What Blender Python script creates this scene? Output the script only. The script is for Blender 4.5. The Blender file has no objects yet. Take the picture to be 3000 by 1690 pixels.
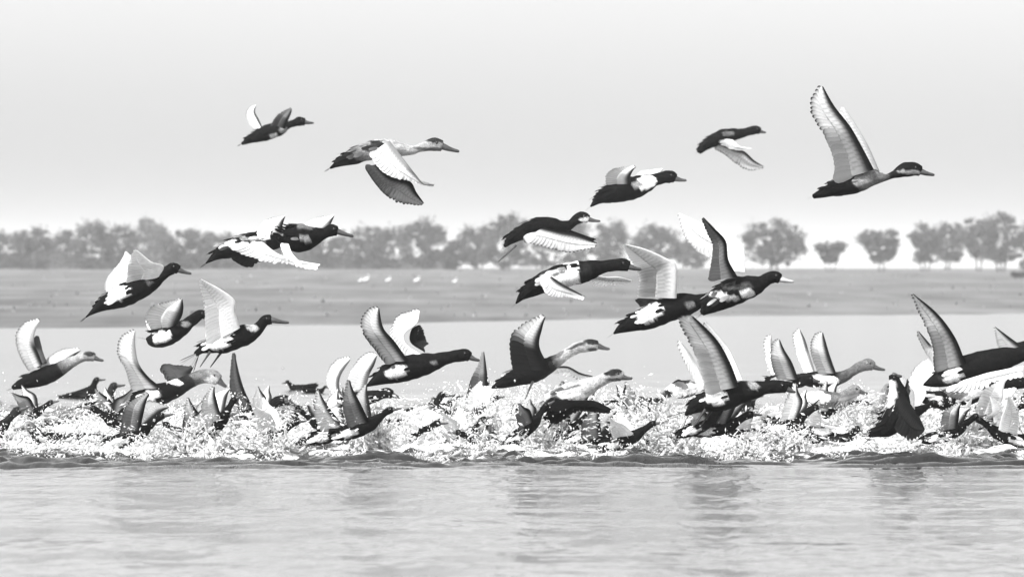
import bpy, bmesh, math, random
import numpy as np
from mathutils import Vector, Matrix

S = bpy.context.scene
COL = S.collection
rnd = random.Random(7)
nrs = np.random.RandomState(11)

# ------------------------------------------------------------------ camera, light, exposure
F = 26080.0           # focal length in pixels of a 3000 px wide picture
H = 0.867             # camera height over the water
CX, HY = 1500.0, 785.0
cam = bpy.data.cameras.new('camera')
cam.sensor_width = 36.0
cam.lens = 36.0 * F / 3000.0
cam.clip_end = 20000
cam.clip_start = 0.5
cam.dof.use_dof = True
cam.dof.focus_distance = 42.0
cam.dof.aperture_fstop = 14.0
co = bpy.data.objects.new('camera', cam)
co.location = (0, 0, H)
co.rotation_euler = (math.radians(90) - math.atan((845 - HY) / F), 0, 0)
COL.objects.link(co)
S.camera = co

SUN_EL, SUN_AZ = math.radians(48), math.radians(-142)   # azimuth clockwise from +Y (away from the camera)
SKY_STRENGTH = 0.15
SUN_STRENGTH = 2.6
EXPOSURE = 1.14

world = bpy.data.worlds.new('World')
S.world = world
world.use_nodes = True
wn, wl = world.node_tree.nodes, world.node_tree.links
wn.clear()
sky = wn.new('ShaderNodeTexSky')
sky.sky_type = 'NISHITA'
sky.sun_disc = False
sky.sun_elevation = SUN_EL
sky.sun_rotation = SUN_AZ
sky.altitude = 0
sky.air_density = 1.0
sky.dust_density = 2.3
sky.ozone_density = 1.0
bw = wn.new('ShaderNodeRGBToBW')
bg = wn.new('ShaderNodeBackground')
bg.inputs['Strength'].default_value = SKY_STRENGTH
wo = wn.new('ShaderNodeOutputWorld')
wl.new(sky.outputs[0], bw.inputs[0]); wl.new(bw.outputs[0], bg.inputs[0]); wl.new(bg.outputs[0], wo.inputs[0])

sun = bpy.data.lights.new('sun', 'SUN')
sun.energy = SUN_STRENGTH
sun.angle = math.radians(0.6)
sun.color = (1, 1, 1)
so = bpy.data.objects.new('sun', sun)
d = Vector((math.sin(SUN_AZ) * math.cos(SUN_EL), math.cos(SUN_AZ) * math.cos(SUN_EL), math.sin(SUN_EL)))
so.rotation_euler = d.to_track_quat('Z', 'Y').to_euler()
so.location = (0, 0, 30)
COL.objects.link(so)

S.view_settings.view_transform = 'Standard'
S.view_settings.look = 'None'
S.view_settings.exposure = EXPOSURE
S.view_settings.gamma = 1
S.view_settings.use_curve_mapping = False
S.render.engine = 'CYCLES'
S.cycles.volume_step_rate = 4
S.cycles.max_bounces = 8
S.cycles.volume_bounces = 1

HAZE_DENSITY = 0.0004

# ------------------------------------------------------------------ helpers
def W(px, py, D, dy=0.0):
    """a point of the place seen at pixel px, py standing dy in front of the plane at distance D"""
    Y = D - dy
    return np.array([(px - CX) / F * Y, Y, H + (HY - py) / F * Y])

def Dwater(py):
    return H * F / (py - HY)

def link(name, me, parent=None, loc=None):
    o = bpy.data.objects.new(name, me)
    COL.objects.link(o)
    if loc is not None: o.location = loc
    if parent is not None: o.parent = parent
    return o

def mesh(name, V, Fc, mats=(), tone=None, smooth=True):
    me = bpy.data.meshes.new(name)
    V = np.asarray(V, dtype=float)
    me.from_pydata(V.tolist(), [], [list(f) for f in Fc])
    for m in mats: me.materials.append(m)
    if smooth: me.polygons.foreach_set('use_smooth', [True] * len(me.polygons))
    if tone is not None:
        a = me.attributes.new('tone', 'FLOAT', 'POINT')
        a.data.foreach_set('value', np.asarray(tone, dtype=np.float32))
    me.update()
    return me

def fast_mesh(name, V, Fq, mats=(), smooth=True, tone=None):
    """numpy quads or tris"""
    me = bpy.data.meshes.new(name)
    V = np.asarray(V, dtype=np.float32); Fq = np.asarray(Fq, dtype=np.int32)
    n, k = Fq.shape
    me.vertices.add(len(V)); me.vertices.foreach_set('co', V.ravel())
    me.loops.add(n * k); me.loops.foreach_set('vertex_index', Fq.ravel())
    me.polygons.add(n)
    me.polygons.foreach_set('loop_start', np.arange(0, n * k, k, dtype=np.int32))
    me.polygons.foreach_set('loop_total', np.full(n, k, dtype=np.int32))
    for m in mats: me.materials.append(m)
    me.polygons.foreach_set('use_smooth', np.full(n, smooth, dtype=bool))
    if tone is not None:
        a = me.attributes.new('tone', 'FLOAT', 'POINT')
        a.data.foreach_set('value', np.asarray(tone, dtype=np.float32))
    me.update(); me.validate()
    return me

def crom(P, n):
    """Catmull-Rom through rows of P, n samples, uniform in arc length of the first two columns"""
    P = np.asarray(P, dtype=float)
    m = len(P)
    if m == 2:
        t = np.linspace(0, 1, n)[:, None]
        return P[0] * (1 - t) + P[1] * t
    Q = np.vstack([2 * P[0] - P[1], P, 2 * P[-1] - P[-2]])
    out = []
    for i in range(1, m):
        p0, p1, p2, p3 = Q[i - 1], Q[i], Q[i + 1], Q[i + 2]
        t = np.linspace(0, 1, 24, endpoint=(i == m - 1))[:, None]
        out.append(0.5 * ((2 * p1) + (-p0 + p2) * t + (2 * p0 - 5 * p1 + 4 * p2 - p3) * t ** 2 + (-p0 + 3 * p1 - 3 * p2 + p3) * t ** 3))
    A = np.vstack(out)
    d = np.r_[0, np.cumsum(np.linalg.norm(np.diff(A[:, :2], axis=0), axis=1))]
    s = np.linspace(0, d[-1], n)
    return np.column_stack([np.interp(s, d, A[:, k]) for k in range(A.shape[1])])

def sstep(a, b, x):
    t = np.clip((x - a) / (b - a), 0, 1)
    return t * t * (3 - 2 * t)

# ------------------------------------------------------------------ materials
def new_mat(name):
    m = bpy.data.materials.new(name); m.use_nodes = True
    nt = m.node_tree; nt.nodes.clear()
    out = nt.nodes.new('ShaderNodeOutputMaterial')
    return m, nt, nt.nodes, nt.links, out

def N(nodes, t, **kw):
    n = nodes.new(t)
    for k, v in kw.items():
        if k in n.inputs: n.inputs[k].default_value = v
        else: setattr(n, k, v)
    return n

def noise(nodes, links, scale, detail=4, vec=None, rough=0.55):
    n = nodes.new('ShaderNodeTexNoise'); n.inputs['Scale'].default_value = scale
    n.inputs['Detail'].default_value = detail; n.inputs['Roughness'].default_value = rough
    if vec is not None: links.new(vec, n.inputs['Vector'])
    return n

def math_node(nodes, links, op, a, b=None, clamp=False):
    n = nodes.new('ShaderNodeMath'); n.operation = op; n.use_clamp = clamp
    for i, x in enumerate((a, b)):
        if x is None: continue
        if isinstance(x, (int, float)): n.inputs[i].default_value = x
        else: links.new(x, n.inputs[i])
    return n.outputs[0]

def maprange(nodes, links, x, a, b, c, d_):
    n = nodes.new('ShaderNodeMapRange'); n.clamp = True
    links.new(x, n.inputs[0])
    for i, v in enumerate((a, b, c, d_)): n.inputs[i + 1].default_value = v
    return n.outputs[0]

def plumage_mat(name, scale, translucent, rough, lo, hi, scal):
    m, nt, n, l, out = new_mat(name)
    at = n.new('ShaderNodeAttribute'); at.attribute_name = 'tone'
    tc = n.new('ShaderNodeTexCoord')
    no = noise(n, l, scale, 5, tc.outputs['Object'], 0.65)
    f = maprange(n, l, no.outputs[0], 0.3, 0.7, lo, hi)
    t = math_node(n, l, 'MULTIPLY', at.outputs['Fac'], f, True)
    if scal:      # overlapping contour feathers with slightly paler rims
        mp = n.new('ShaderNodeMapping'); l.new(tc.outputs['Object'], mp.inputs[0]); mp.inputs['Scale'].default_value = (38, 60, 75); mp.inputs['Rotation'].default_value = (0, .35, 0)
        vo = n.new('ShaderNodeTexVoronoi'); l.new(mp.outputs[0], vo.inputs['Vector'])
        rim = maprange(n, l, vo.outputs['Distance'], .35, .75, .85, 1.7)
        t = math_node(n, l, 'MULTIPLY', t, rim, True)
    cc = n.new('ShaderNodeCombineColor')
    for i in range(3): l.new(t, cc.inputs[i])
    p = N(n, 'ShaderNodeBsdfPrincipled', Roughness=rough)
    p.inputs['Specular IOR Level'].default_value = 0.03
    l.new(cc.outputs[0], p.inputs['Base Color'])
    bp = n.new('ShaderNodeBump'); bp.inputs['Strength'].default_value = 0.35; bp.inputs['Distance'].default_value = 0.004
    l.new(no.outputs[0], bp.inputs['Height']); l.new(bp.outputs[0], p.inputs['Normal'])
    if translucent > 0:
        tr = n.new('ShaderNodeBsdfTranslucent'); l.new(cc.outputs[0], tr.inputs['Color'])
        mx = n.new('ShaderNodeMixShader'); mx.inputs[0].default_value = translucent
        l.new(p.outputs[0], mx.inputs[1]); l.new(tr.outputs[0], mx.inputs[2]); l.new(mx.outputs[0], out.inputs[0])
    else:
        l.new(p.outputs[0], out.inputs[0])
    return m

M_BODY = plumage_mat('body_plumage', 55, 0.0, 0.85, .6, 1.3, True)
M_WING = plumage_mat('wing_plumage', 45, 0.25, 0.75, .86, 1.08, False)

def simple(name, c, rough=0.5, nscale=40, var=0.25, spec=0.3):
    m, nt, n, l, out = new_mat(name)
    tc = n.new('ShaderNodeTexCoord')
    no = noise(n, l, nscale, 4, tc.outputs['Object'])
    f = maprange(n, l, no.outputs[0], 0.3, 0.7, c * (1 - var), c * (1 + var))
    cc = n.new('ShaderNodeCombineColor')
    for i in range(3): l.new(f, cc.inputs[i])
    p = N(n, 'ShaderNodeBsdfPrincipled', Roughness=rough)
    p.inputs['Specular IOR Level'].default_value = spec
    l.new(cc.outputs[0], p.inputs['Base Color']); l.new(p.outputs[0], out.inputs[0])
    return m

M_BILL = simple('bill_horn', 0.06, 0.35)
M_BILL_PALE = simple('pale_bill_horn', 0.45, 0.35)
M_EYE = simple('eye_gloss', 0.01, 0.1, spec=0.6)
M_FOOT = simple('foot_skin', 0.05, 0.5)
M_BARK = simple('bark', 0.09, 0.9, 3)
M_EGRET = simple('white_feathers', 0.8, 0.7)

# foliage: colour differs a little from leaf clump to leaf clump
def foliage(name, c):
    m, nt, n, l, out = new_mat(name)
    g = n.new('ShaderNodeNewGeometry')
    f = maprange(n, l, g.outputs['Random Per Island'], 0, 1, c * 0.55, c * 1.5)
    cc = n.new('ShaderNodeCombineColor')
    for i in range(3): l.new(f, cc.inputs[i])
    p = N(n, 'ShaderNodeBsdfPrincipled', Roughness=0.8); p.inputs['Specular IOR Level'].default_value = 0.1
    l.new(cc.outputs[0], p.inputs['Base Color'])
    tr = n.new('ShaderNodeBsdfTranslucent'); l.new(cc.outputs[0], tr.inputs['Color'])
    mx = n.new('ShaderNodeMixShader'); mx.inputs[0].default_value = 0.25
    l.new(p.outputs[0], mx.inputs[1]); l.new(tr.outputs[0], mx.inputs[2]); l.new(mx.outputs[0], out.inputs[0])
    return m
M_LEAF = foliage('tree_leaves', 0.115)
M_GRASS_BLADE = foliage('grass_blades', 0.26)

def bank_mat():
    m, nt, n, l, out = new_mat('dry_grass_bank')
    tc = n.new('ShaderNodeTexCoord')
    mp = n.new('ShaderNodeMapping'); l.new(tc.outputs['Object'], mp.inputs[0]); mp.inputs['Scale'].default_value = (0.6, 0.03, 1)
    a = noise(n, l, 1.0, 6, mp.outputs[0], 0.6)
    b = noise(n, l, 0.08, 3, tc.outputs['Object'])
    s = math_node(n, l, 'ADD', a.outputs[0], b.outputs[0])
    f = maprange(n, l, s, 0.75, 1.25, 0.095, 0.20)
    cc = n.new('ShaderNodeCombineColor')
    for i in range(3): l.new(f, cc.inputs[i])
    p = N(n, 'ShaderNodeBsdfPrincipled', Roughness=0.95); p.inputs['Specular IOR Level'].default_value = 0.05
    l.new(cc.outputs[0], p.inputs['Base Color']); l.new(p.outputs[0], out.inputs[0])
    return m

def water_mat():
    m, nt, n, l, out = new_mat('lake_water')
    g = n.new('ShaderNodeNewGeometry')
    def layer(sx, sy, detail=3):
        mp = n.new('ShaderNodeMapping'); l.new(g.outputs['Position'], mp.inputs[0])
        mp.inputs['Scale'].default_value = (sx, sy, 1)
        return noise(n, l, 1.0, detail, mp.outputs[0], 0.5).outputs[0]
    a = layer(6.5, 1.3, 5); b = layer(1.7, 0.3, 4); c = layer(0.12, 0.05, 2)
    rip = math_node(n, l, 'MULTIPLY', maprange(n, l, c, 0.35, 0.65, 0.55, 1.0), maprange(n, l, layer(0.07, 0.33, 3), 0.4, 0.62, 0.85, 1.15))
    h = math_node(n, l, 'ADD', math_node(n, l, 'MULTIPLY', a, 0.022), math_node(n, l, 'MULTIPLY', b, 0.10))
    h = math_node(n, l, 'MULTIPLY', h, rip)
    sx = n.new('ShaderNodeSeparateXYZ'); l.new(g.outputs['Position'], sx.inputs[0])
    h = math_node(n, l, 'MULTIPLY', h, maprange(n, l, sx.outputs[1], 40, 75, 2.4, 0.45))   # the far water lies calmer
    bp = n.new('ShaderNodeBump'); bp.inputs['Strength'].default_value = 1.0; bp.inputs['Distance'].default_value = 1.0
    l.new(h, bp.inputs['Height'])
    p = N(n, 'ShaderNodeBsdfPrincipled', Roughness=0.12)
    p.inputs['Base Color'].default_value = (0.02, 0.02, 0.02, 1)
    p.inputs['IOR'].default_value = 1.33
    l.new(bp.outputs[0], p.inputs['Normal'])
    # foam where the churned sheet carries it
    at = n.new('ShaderNodeAttribute'); at.attribute_name = 'tone'
    fn = noise(n, l, 9, 6, g.outputs['Position'], 0.7)
    fs = math_node(n, l, 'ADD', fn.outputs[0], math_node(n, l, 'MULTIPLY', at.outputs['Fac'], 0.42))
    ff = maprange(n, l, fs, 0.70, 0.82, 0, 1)
    foam = N(n, 'ShaderNodeBsdfDiffuse'); foam.inputs['Color'].default_value = (0.85, 0.85, 0.85, 1)
    mx = n.new('ShaderNodeMixShader'); l.new(ff, mx.inputs[0]); l.new(p.outputs[0], mx.inputs[1]); l.new(foam.outputs[0], mx.inputs[2])
    l.new(mx.outputs[0], out.inputs[0])
    return m

def spray_mat():
    m, nt, n, l, out = new_mat('white_spray')
    g = n.new('ShaderNodeNewGeometry')
    f = maprange(n, l, g.outputs['Random Per Island'], 0, .5, .6, .93)     # clear drops among frothy white ones
    cc = n.new('ShaderNodeCombineColor')
    for i in range(3): l.new(f, cc.inputs[i])
    a = N(n, 'ShaderNodeBsdfDiffuse'); l.new(cc.outputs[0], a.inputs['Color'])
    b = N(n, 'ShaderNodeBsdfTranslucent'); l.new(cc.outputs[0], b.inputs['Color'])
    c = N(n, 'ShaderNodeBsdfGlossy', Roughness=0.2)
    x = n.new('ShaderNodeMixShader'); x.inputs[0].default_value = 0.45
    l.new(a.outputs[0], x.inputs[1]); l.new(b.outputs[0], x.inputs[2])
    y = n.new('ShaderNodeMixShader'); y.inputs[0].default_value = 0.08
    l.new(x.outputs[0], y.inputs[1]); l.new(c.outputs[0], y.inputs[2]); l.new(y.outputs[0], out.inputs[0])
    return m
M_WATER = water_mat(); M_SPRAY = spray_mat(); M_BANK = bank_mat()

# ------------------------------------------------------------------ setting: water, bank, haze
def vnoise(x, y, seed):
    """cheap smooth value noise"""
    r = np.random.RandomState(seed); T = r.rand(256, 256)
    xi = np.floor(x).astype(int); yi = np.floor(y).astype(int); fx = x - xi; fy = y - yi
    fx = fx * fx * (3 - 2 * fx); fy = fy * fy * (3 - 2 * fy)
    g = lambda a, b: T[a % 256, b % 256]
    return (g(xi, yi) * (1 - fx) + g(xi + 1, yi) * fx) * (1 - fy) + (g(xi, yi + 1) * (1 - fx) + g(xi + 1, yi + 1) * fx) * fy

def grid(name, xs, ys, zf, mats, kind='structure', tonef=None):
    X, Y = np.meshgrid(xs, ys)
    Z = zf(X, Y)
    V = np.column_stack([X.ravel(), Y.ravel(), Z.ravel()])
    nx, ny = len(xs), len(ys)
    i = np.arange(nx * ny).reshape(ny, nx)
    Q = np.column_stack([i[:-1, :-1].ravel(), i[:-1, 1:].ravel(), i[1:, 1:].ravel(), i[1:, :-1].ravel()])
    t = tonef(X, Y).ravel() if tonef is not None else np.zeros(len(V))
    o = link(name, fast_mesh(name, V, Q, mats, True, t))
    o['kind'] = kind
    return o

def churn(X, Y):
    """how disturbed the water is: a band where the flock runs on it"""
    e = 38.55 + 0.7 * (vnoise(X * 1.3 + 9, Y * 0, 3) - 0.5) + 0.15 * X * 0.3
    return sstep(e - 0.5, e + 1.6, Y) * (1 - sstep(50, 60, Y))

def water_z(X, Y):
    c = churn(X, Y)
    z = 0.004 * (vnoise(X * 2.5, Y * 1.1, 21) - .5) + 0.006 * (vnoise(X * .9, Y * .5, 22) - .5)
    z += c * (0.02 * (vnoise(X * 2.6, Y * 2.6, 23) - .5) + 0.05 * (vnoise(X * 6.5, Y * 8, 24) - .5) + 0.04 * (vnoise(X * 15, Y * 13, 25) - .5) + 0.02 * (vnoise(X * 24, Y * 22, 28) - .5))
    e = np.abs(Y - 39.2 - 0.5 * (vnoise(X * 1.3 + 9, Y * 0, 3) - 0.5))
    z += 0.034 * np.exp(-(e / 0.6) ** 2) * np.sin((Y - 39) * 17 + 4 * vnoise(X * 1.1, Y, 26)) * (.3 + vnoise(X * 1.7, Y * .5, 27))
    return z

def foam_t(X, Y):
    c = churn(X, Y - 1.9 - .9 * vnoise(X * 1.9, Y * 0, 33)) * (1 - .6 * sstep(46, 52, Y))
    f = vnoise(X * 2.2, Y * 0.9, 31)
    edge = churn(X, Y - .5) * vnoise(X * 5, Y * 4, 35) ** 2
    return np.clip(np.maximum(c * 1.25 * f, edge), 0, 1)

xs = np.r_[-4000, -600, -60, np.arange(-4.6, 4.6, 0.024), 60, 600, 4000]
ys = np.r_[-300, -20, 5, np.arange(22, 38, 0.1), np.arange(38, 44, 0.03), np.arange(44, 62, 0.07), np.arange(62, 330, 4), 600, 1200]
grid('lake_water', xs, ys, water_z, [M_WATER], 'structure', foam_t)

def shore(X):
    return np.interp(X, [-60, -7.6, -2, 0, 3.5, 9, 14, 60], [122, 129, 138, 147, 158, 170, 178, 190]) + 6 * (vnoise(X * 0.35, X * 0, 41) - .5) + 2.5 * (vnoise(X * 1.6, X * 0, 44) - .5)

def bank_z(X, Y):
    s = shore(X); t = Y - s
    z = np.where(t < 0, t * 0.05, 0.035 * (1 - np.exp(-t / 2.0)) + 0.78 * np.clip(t / 420, 0, 1))
    return z + np.clip(t / 30, 0, 1) * (0.05 * (vnoise(X * 0.4, Y * 0.05, 42) - .5) + 0.03 * (vnoise(X * 1.7, Y * 0.3, 43) - .5))

bxs = np.r_[-6000, -1000, -200, -80, np.arange(-44, 44, 0.35), 80, 200, 1000, 6000]
bys = np.r_[np.arange(112, 210, 0.8), np.arange(210, 760, 6), 900, 1500, 3000, 9000]
grid('far_bank', bxs, bys, bank_z, [M_BANK])
bank_h = lambda x, y: float(bank_z(np.array([float(x)]), np.array([float(y)]))[0])

# haze box round everything, sky outside
hv = bpy.data.materials.new('haze_air'); hv.use_nodes = True
hn, hl = hv.node_tree.nodes, hv.node_tree.links
hn.clear()
ho = hn.new('ShaderNodeOutputMaterial'); pv = hn.new('ShaderNodeVolumePrincipled')
pv.inputs['Color'].default_value = (0.98, 0.98, 0.98, 1)
pv.inputs['Density'].default_value = HAZE_DENSITY
hl.new(pv.outputs[0], ho.inputs['Volume'])
x0, x1, y0, y1, z0, z1 = -7000, 7000, -400, 9500, -460, 14
HV = [(x, y, z) for z in (z0, z1) for y in (y0, y1) for x in (x0, x1)]
hz = link('haze', mesh('haze', HV, [(0, 2, 3, 1), (4, 5, 7, 6), (0, 1, 5, 4), (2, 6, 7, 3), (0, 4, 6, 2), (1, 3, 7, 5)], [hv], smooth=False))
hz['kind'] = 'stuff'

# low grass tufts along the far bank
def tufts():
    V, Q = [], []
    r = random.Random(5)
    for i in range(700):
        y = 150 + (r.random() ** 1.6) * 420
        x = r.uniform(-1, 1) * (1700 / F * y)
        if y < float(shore(np.array([x]))[0]) + 1: continue
        z = bank_h(x, y); h = r.uniform(0.02, 0.07) * (1 + (y - 150) / 500); w = h * r.uniform(.6, 1.6)
        for k in range(3):
            a = r.uniform(0, math.pi); dx, dyy = math.cos(a) * w / 2, math.sin(a) * w / 2
            b = len(V); lean = r.uniform(-.3, .3) * h
            V += [(x - dx, y - dyy, z - .02), (x + dx, y + dyy, z - .02), (x + dx * .4 + lean, y + dyy * .4, z + h), (x - dx * .8 + lean, y - dyy * .8, z + h * .7)]
            Q.append((b, b + 1, b + 2, b + 3))
    o = link('grass_tufts', fast_mesh('grass_tufts', V, Q, [M_GRASS_BLADE], False)); o['kind'] = 'stuff'
    o['label'] = 'short dry grass tufts covering the flat far bank'
tufts()

# ------------------------------------------------------------------ trees along the far bank
def limb(V, Q, p, q, r0, r1, n=6):
    p, q = np.array(p, float), np.array(q, float)
    d = q - p; d /= np.linalg.norm(d)
    u = np.cross(d, [0, 1, 0.3]); u /= np.linalg.norm(u); v = np.cross(d, u)
    b = len(V)
    for P, R in ((p, r0), (q, r1)):
        for k in range(n):
            a = 2 * math.pi * k / n
            V.append(tuple(P + R * (math.cos(a) * u + math.sin(a) * v)))
    for k in range(n):
        Q.append((b + k, b + (k + 1) % n, b + n + (k + 1) % n, b + n + k))

def tree(px0, px1, ytop, ybase, D, label, seed, ybot=None, shape='round', dens=1.0, cat='tree'):
    """a tree or scrub bush whose crown spans px0..px1 as seen from the camera"""
    r = random.Random(seed)
    xc = (px0 + px1) / 2; k = D / F
    base = np.array([(xc - CX) * k, D, 0.0]); base[2] = bank_h(base[0], D) - 0.05
    wx = (px1 - px0) * k; top = H + (HY - ytop) * k; bot = H + (HY - (ybot if ybot else ybase - 12)) * k
    root = bpy.data.objects.new('tree' if cat == 'tree' else 'bush', None); COL.objects.link(root)
    root.location = base; root['label'] = label; root['category'] = cat; root['group'] = 'scrubby trees along the far bank'
    V, Q = [], []
    hh = top - base[2]
    ns = r.choice([2, 3, 3]) if wx > 1.5 else 2
    tips = []
    for s in range(ns):
        fx = (s - (ns - 1) / 2) * wx * 0.16
        b0 = (fx * .5, r.uniform(-.1, .1), 0); b1 = (fx * 1.4 + r.uniform(-.1, .1), r.uniform(-.2, .2), hh * 0.42)
        limb(V, Q, b0, b1, 0.035 * hh * .5, 0.02 * hh * .5)
        for q in range(4):
            t = (b1[0] + r.uniform(-.3, .3) * wx, b1[1] + r.uniform(-.3, .3) * wx, hh * r.uniform(.6, .88))
            limb(V, Q, b1, t, 0.014 * hh * .5, 0.005 * hh); tips.append(t)
    link('trunk', mesh('trunk', V, Q, [M_BARK]), root)
    # crown: leaf sized faces in clumps through an uneven volume
    cz0, cz1 = bot - base[2], hh
    q = np.random.RandomState(seed)
    nc = int(74 * max(1, wx / 2))
    t = q.rand(nc); z = cz0 + (cz1 - cz0) * t
    if shape == 'vase': wf = 0.35 + 0.65 * t
    elif shape == 'hedge': wf = np.full(nc, .98)
    else: wf = np.sqrt(np.maximum(0.05, 1 - (2 * t - 0.95) ** 2 * 0.85))
    x = (q.rand(nc) - .5) * wx * wf; y = (q.rand(nc) - .5) * wx * .7 * wf
    zz = np.minimum(z, cz1 - .5 * (x / wx) ** 2 * (cz1 - cz0) * (0.3 if shape == 'hedge' else 1.2) - q.rand(nc) ** 2 * .34 * (cz1 - cz0) - .03 * (cz1 - cz0))
    cr = (.035 + .15 * q.rand(nc) ** 1.5) * (cz1 - cz0)
    per = int(70 * dens); n_ = nc * per
    g = q.randn(n_, 3); g /= np.linalg.norm(g, axis=1)[:, None]
    rr = np.repeat(cr, per) * q.rand(n_) ** .45 * (1 + .9 * q.rand(n_) * (q.rand(n_) < .3))
    P_ = np.column_stack([np.repeat(x, per), np.repeat(y, per), np.repeat(zz, per)]) + g * rr[:, None] * [1.2, 1, .8]
    s = (.04 + .07 * q.rand(n_)) * (D / 520)
    u = q.randn(n_, 3); u /= np.linalg.norm(u, axis=1)[:, None]
    w = np.cross(u, q.randn(n_, 3)); w /= np.linalg.norm(w, axis=1)[:, None]
    LV = np.stack([P_ - u * s[:, None], P_ + w * s[:, None] * .6, P_ + u * s[:, None], P_ - w * s[:, None] * .6], 1).reshape(-1, 3)
    LQ = np.arange(4 * n_).reshape(-1, 4)
    link('crown', fast_mesh('crown', LV, LQ, [M_LEAF], False), root)
    return root

TREES = [
 # px0, px1, top, base, D, ybot, shape, label
 (-60, 60, 680, 806, 545, None, 'hedge', 'grey scrub tree cut by the left edge of the picture'),
 (40, 140, 668, 806, 530, None, 'hedge', 'flat topped scrub tree second from the left end of the far row'),
 (130, 245, 676, 806, 555, None, 'round', 'lower scrub tree left of the peaked tree on the far bank'),
 (215, 330, 640, 806, 525, None, 'round', 'peaked scrub tree above and left of the white winged duck'),
 (310, 405, 664, 804, 540, None, 'round', 'rounded scrub tree directly above the leftmost climbing duck'),
 (370, 495, 640, 800, 690, None, 'round', 'paler more distant tree rising behind the left part of the row'),
 (470, 590, 670, 800, 520, None, 'round', 'dome shaped bush left of the duck with striped wing'),
 (560, 680, 674, 800, 545, None, 'hedge', 'scrub tree behind the tail of the duck with striped wing'),
 (660, 790, 690, 796, 560, None, 'hedge', 'scrub tree hidden behind the two overlapping ducks'),
 (780, 900, 682, 796, 560, None, 'hedge', 'scrub tree behind the breast of the front overlapping duck'),
 (880, 1010, 690, 796, 540, None, 'hedge', 'scrub tree just below the bill of the front overlapping duck'),
 (1000, 1120, 668, 796, 530, None, 'hedge', 'wide scrub tree right of the two overlapping ducks'),
 (1100, 1200, 662, 796, 545, None, 'hedge', 'scrub tree with a low fork left of the tallest middle tree'),
 (1180, 1310, 644, 790, 525, None, 'round', 'tall ragged tree in the middle of the far row'),
 (1290, 1370, 706, 796, 525, None, 'round', 'small low tree in the dip between two taller trees'),
 (1350, 1450, 660, 790, 540, None, 'round', 'ragged tree left of the black duck with spread pale wing'),
 (1420, 1540, 628, 790, 530, None, 'round', 'tallest leafy tree behind the tail of the black duck'),
 (1520, 1640, 650, 790, 560, None, 'hedge', 'tree hidden behind the back of the black pale winged duck'),
 (1640, 1740, 648, 790, 530, None, 'round', 'tree right of the head of the black pale winged duck'),
 (1740, 1830, 640, 790, 545, None, 'round', 'tree with a steep right side before the gap in the row'),
 (1850, 1990, 662, 780, 560, 775, 'round', 'round topped tree above the raised white wing'),
 (1980, 2080, 700, 790, 620, None, 'round', 'faint tree behind the tall dark wing of the climbing duck'),
 (2095, 2180, 720, 792, 640, None, 'round', 'low faint tree between the climbing duck and the big round tree'),
 (2180, 2355, 642, 792, 500, 775, 'round', 'big round freestanding tree right of the climbing duck'),
 (2388, 2478, 706, 796, 500, 770, 'vase', 'small vase shaped tree standing alone in the gap'),
 (2515, 2650, 668, 796, 510, 765, 'vase', 'vase shaped tree with a slanting left limb'),
 (2660, 2760, 660, 800, 520, 765, 'vase', 'left tree of the tall group at the right end'),
 (2730, 2825, 650, 800, 540, 765, 'round', 'middle tree of the tall group at the right end'),
 (2815, 2920, 636, 800, 520, 758, 'vase', 'dense tree second from the right edge of the picture'),
 (2880, 2985, 622, 800, 505, 765, 'round', 'tallest tree at the right end of the row'),
 (2975, 3080, 650, 800, 520, None, 'round', 'tree cut by the right edge of the picture'),
]
for i, (a, b, t, bs, D, yb, sh, lab) in enumerate(TREES):
    tree(a, b, t, bs, D, lab, 100 + i, yb, sh)
tree(2962, 3004, 797, 812, 330, 'tiny dark bush low on the bank at the right edge', 300, 811, 'hedge', .5, 'bush')

def thicket():
    q = np.random.RandomState(77); n_ = 26000
    px = q.uniform(-80, 1340, n_); D = q.uniform(548, 572, n_); x = (px - CX) / F * D
    top = 1.0 * (.45 + .75 * vnoise(x * .8, x * 0, 71)); z = bank_z(x, D) + top * q.rand(n_) ** 1.2
    P_ = np.column_stack([x, D, z]); s = .05 + .06 * q.rand(n_)
    u = q.randn(n_, 3); u /= np.linalg.norm(u, axis=1)[:, None]; w = np.cross(u, q.randn(n_, 3)); w /= np.linalg.norm(w, axis=1)[:, None]
    V = np.stack([P_ - u * s[:, None], P_ + w * s[:, None] * .6, P_ + u * s[:, None], P_ - w * s[:, None] * .6], 1).reshape(-1, 3)
    o = link('scrub_thicket', fast_mesh('scrub_thicket', V, np.arange(4 * n_).reshape(-1, 4), [M_LEAF], False)); o['kind'] = 'stuff'
    o['label'] = 'low grey scrub filling the foot of the tree row'
thicket()

# white birds standing on the far bank
def egret(px, py, size, label):
    D = 300.0; k = D / F; s = size * k / 0.62
    root = bpy.data.objects.new('egret', None); COL.objects.link(root)
    x = (px - CX) * k
    root.location = (x, D, bank_h(x, D)); root['label'] = label; root['category'] = 'bird'; root['group'] = 'white birds resting on the far bank'
    root.scale = (s, s, s)
    P = crom([(-.28, .22, .02), (-.15, .28, .08), (0, .33, .12), (.12, .38, .09), (.15, .48, .035), (.14, .58, .03), (.19, .64, .035), (.23, .64, .02)], 26)
    V, Q, T = loft(P, 10, 1.0, 0, (0, 0))
    me = mesh('body', V, Q, [M_EGRET], np.full(len(V), .8)); link('body', me, root)
    V, Q = [], []; limb(V, Q, (.22, 0, .64), (.36, 0, .62), .013, .003, 5); link('bill', mesh('bill', V, Q, [M_BILL]), root)
    for y in (-.04, .04):
        V, Q = [], []; limb(V, Q, (0, y, .28), (.02, y, 0), .012, .01, 5); link('leg', mesh('leg', V, Q, [M_FOOT]), root)

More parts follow.
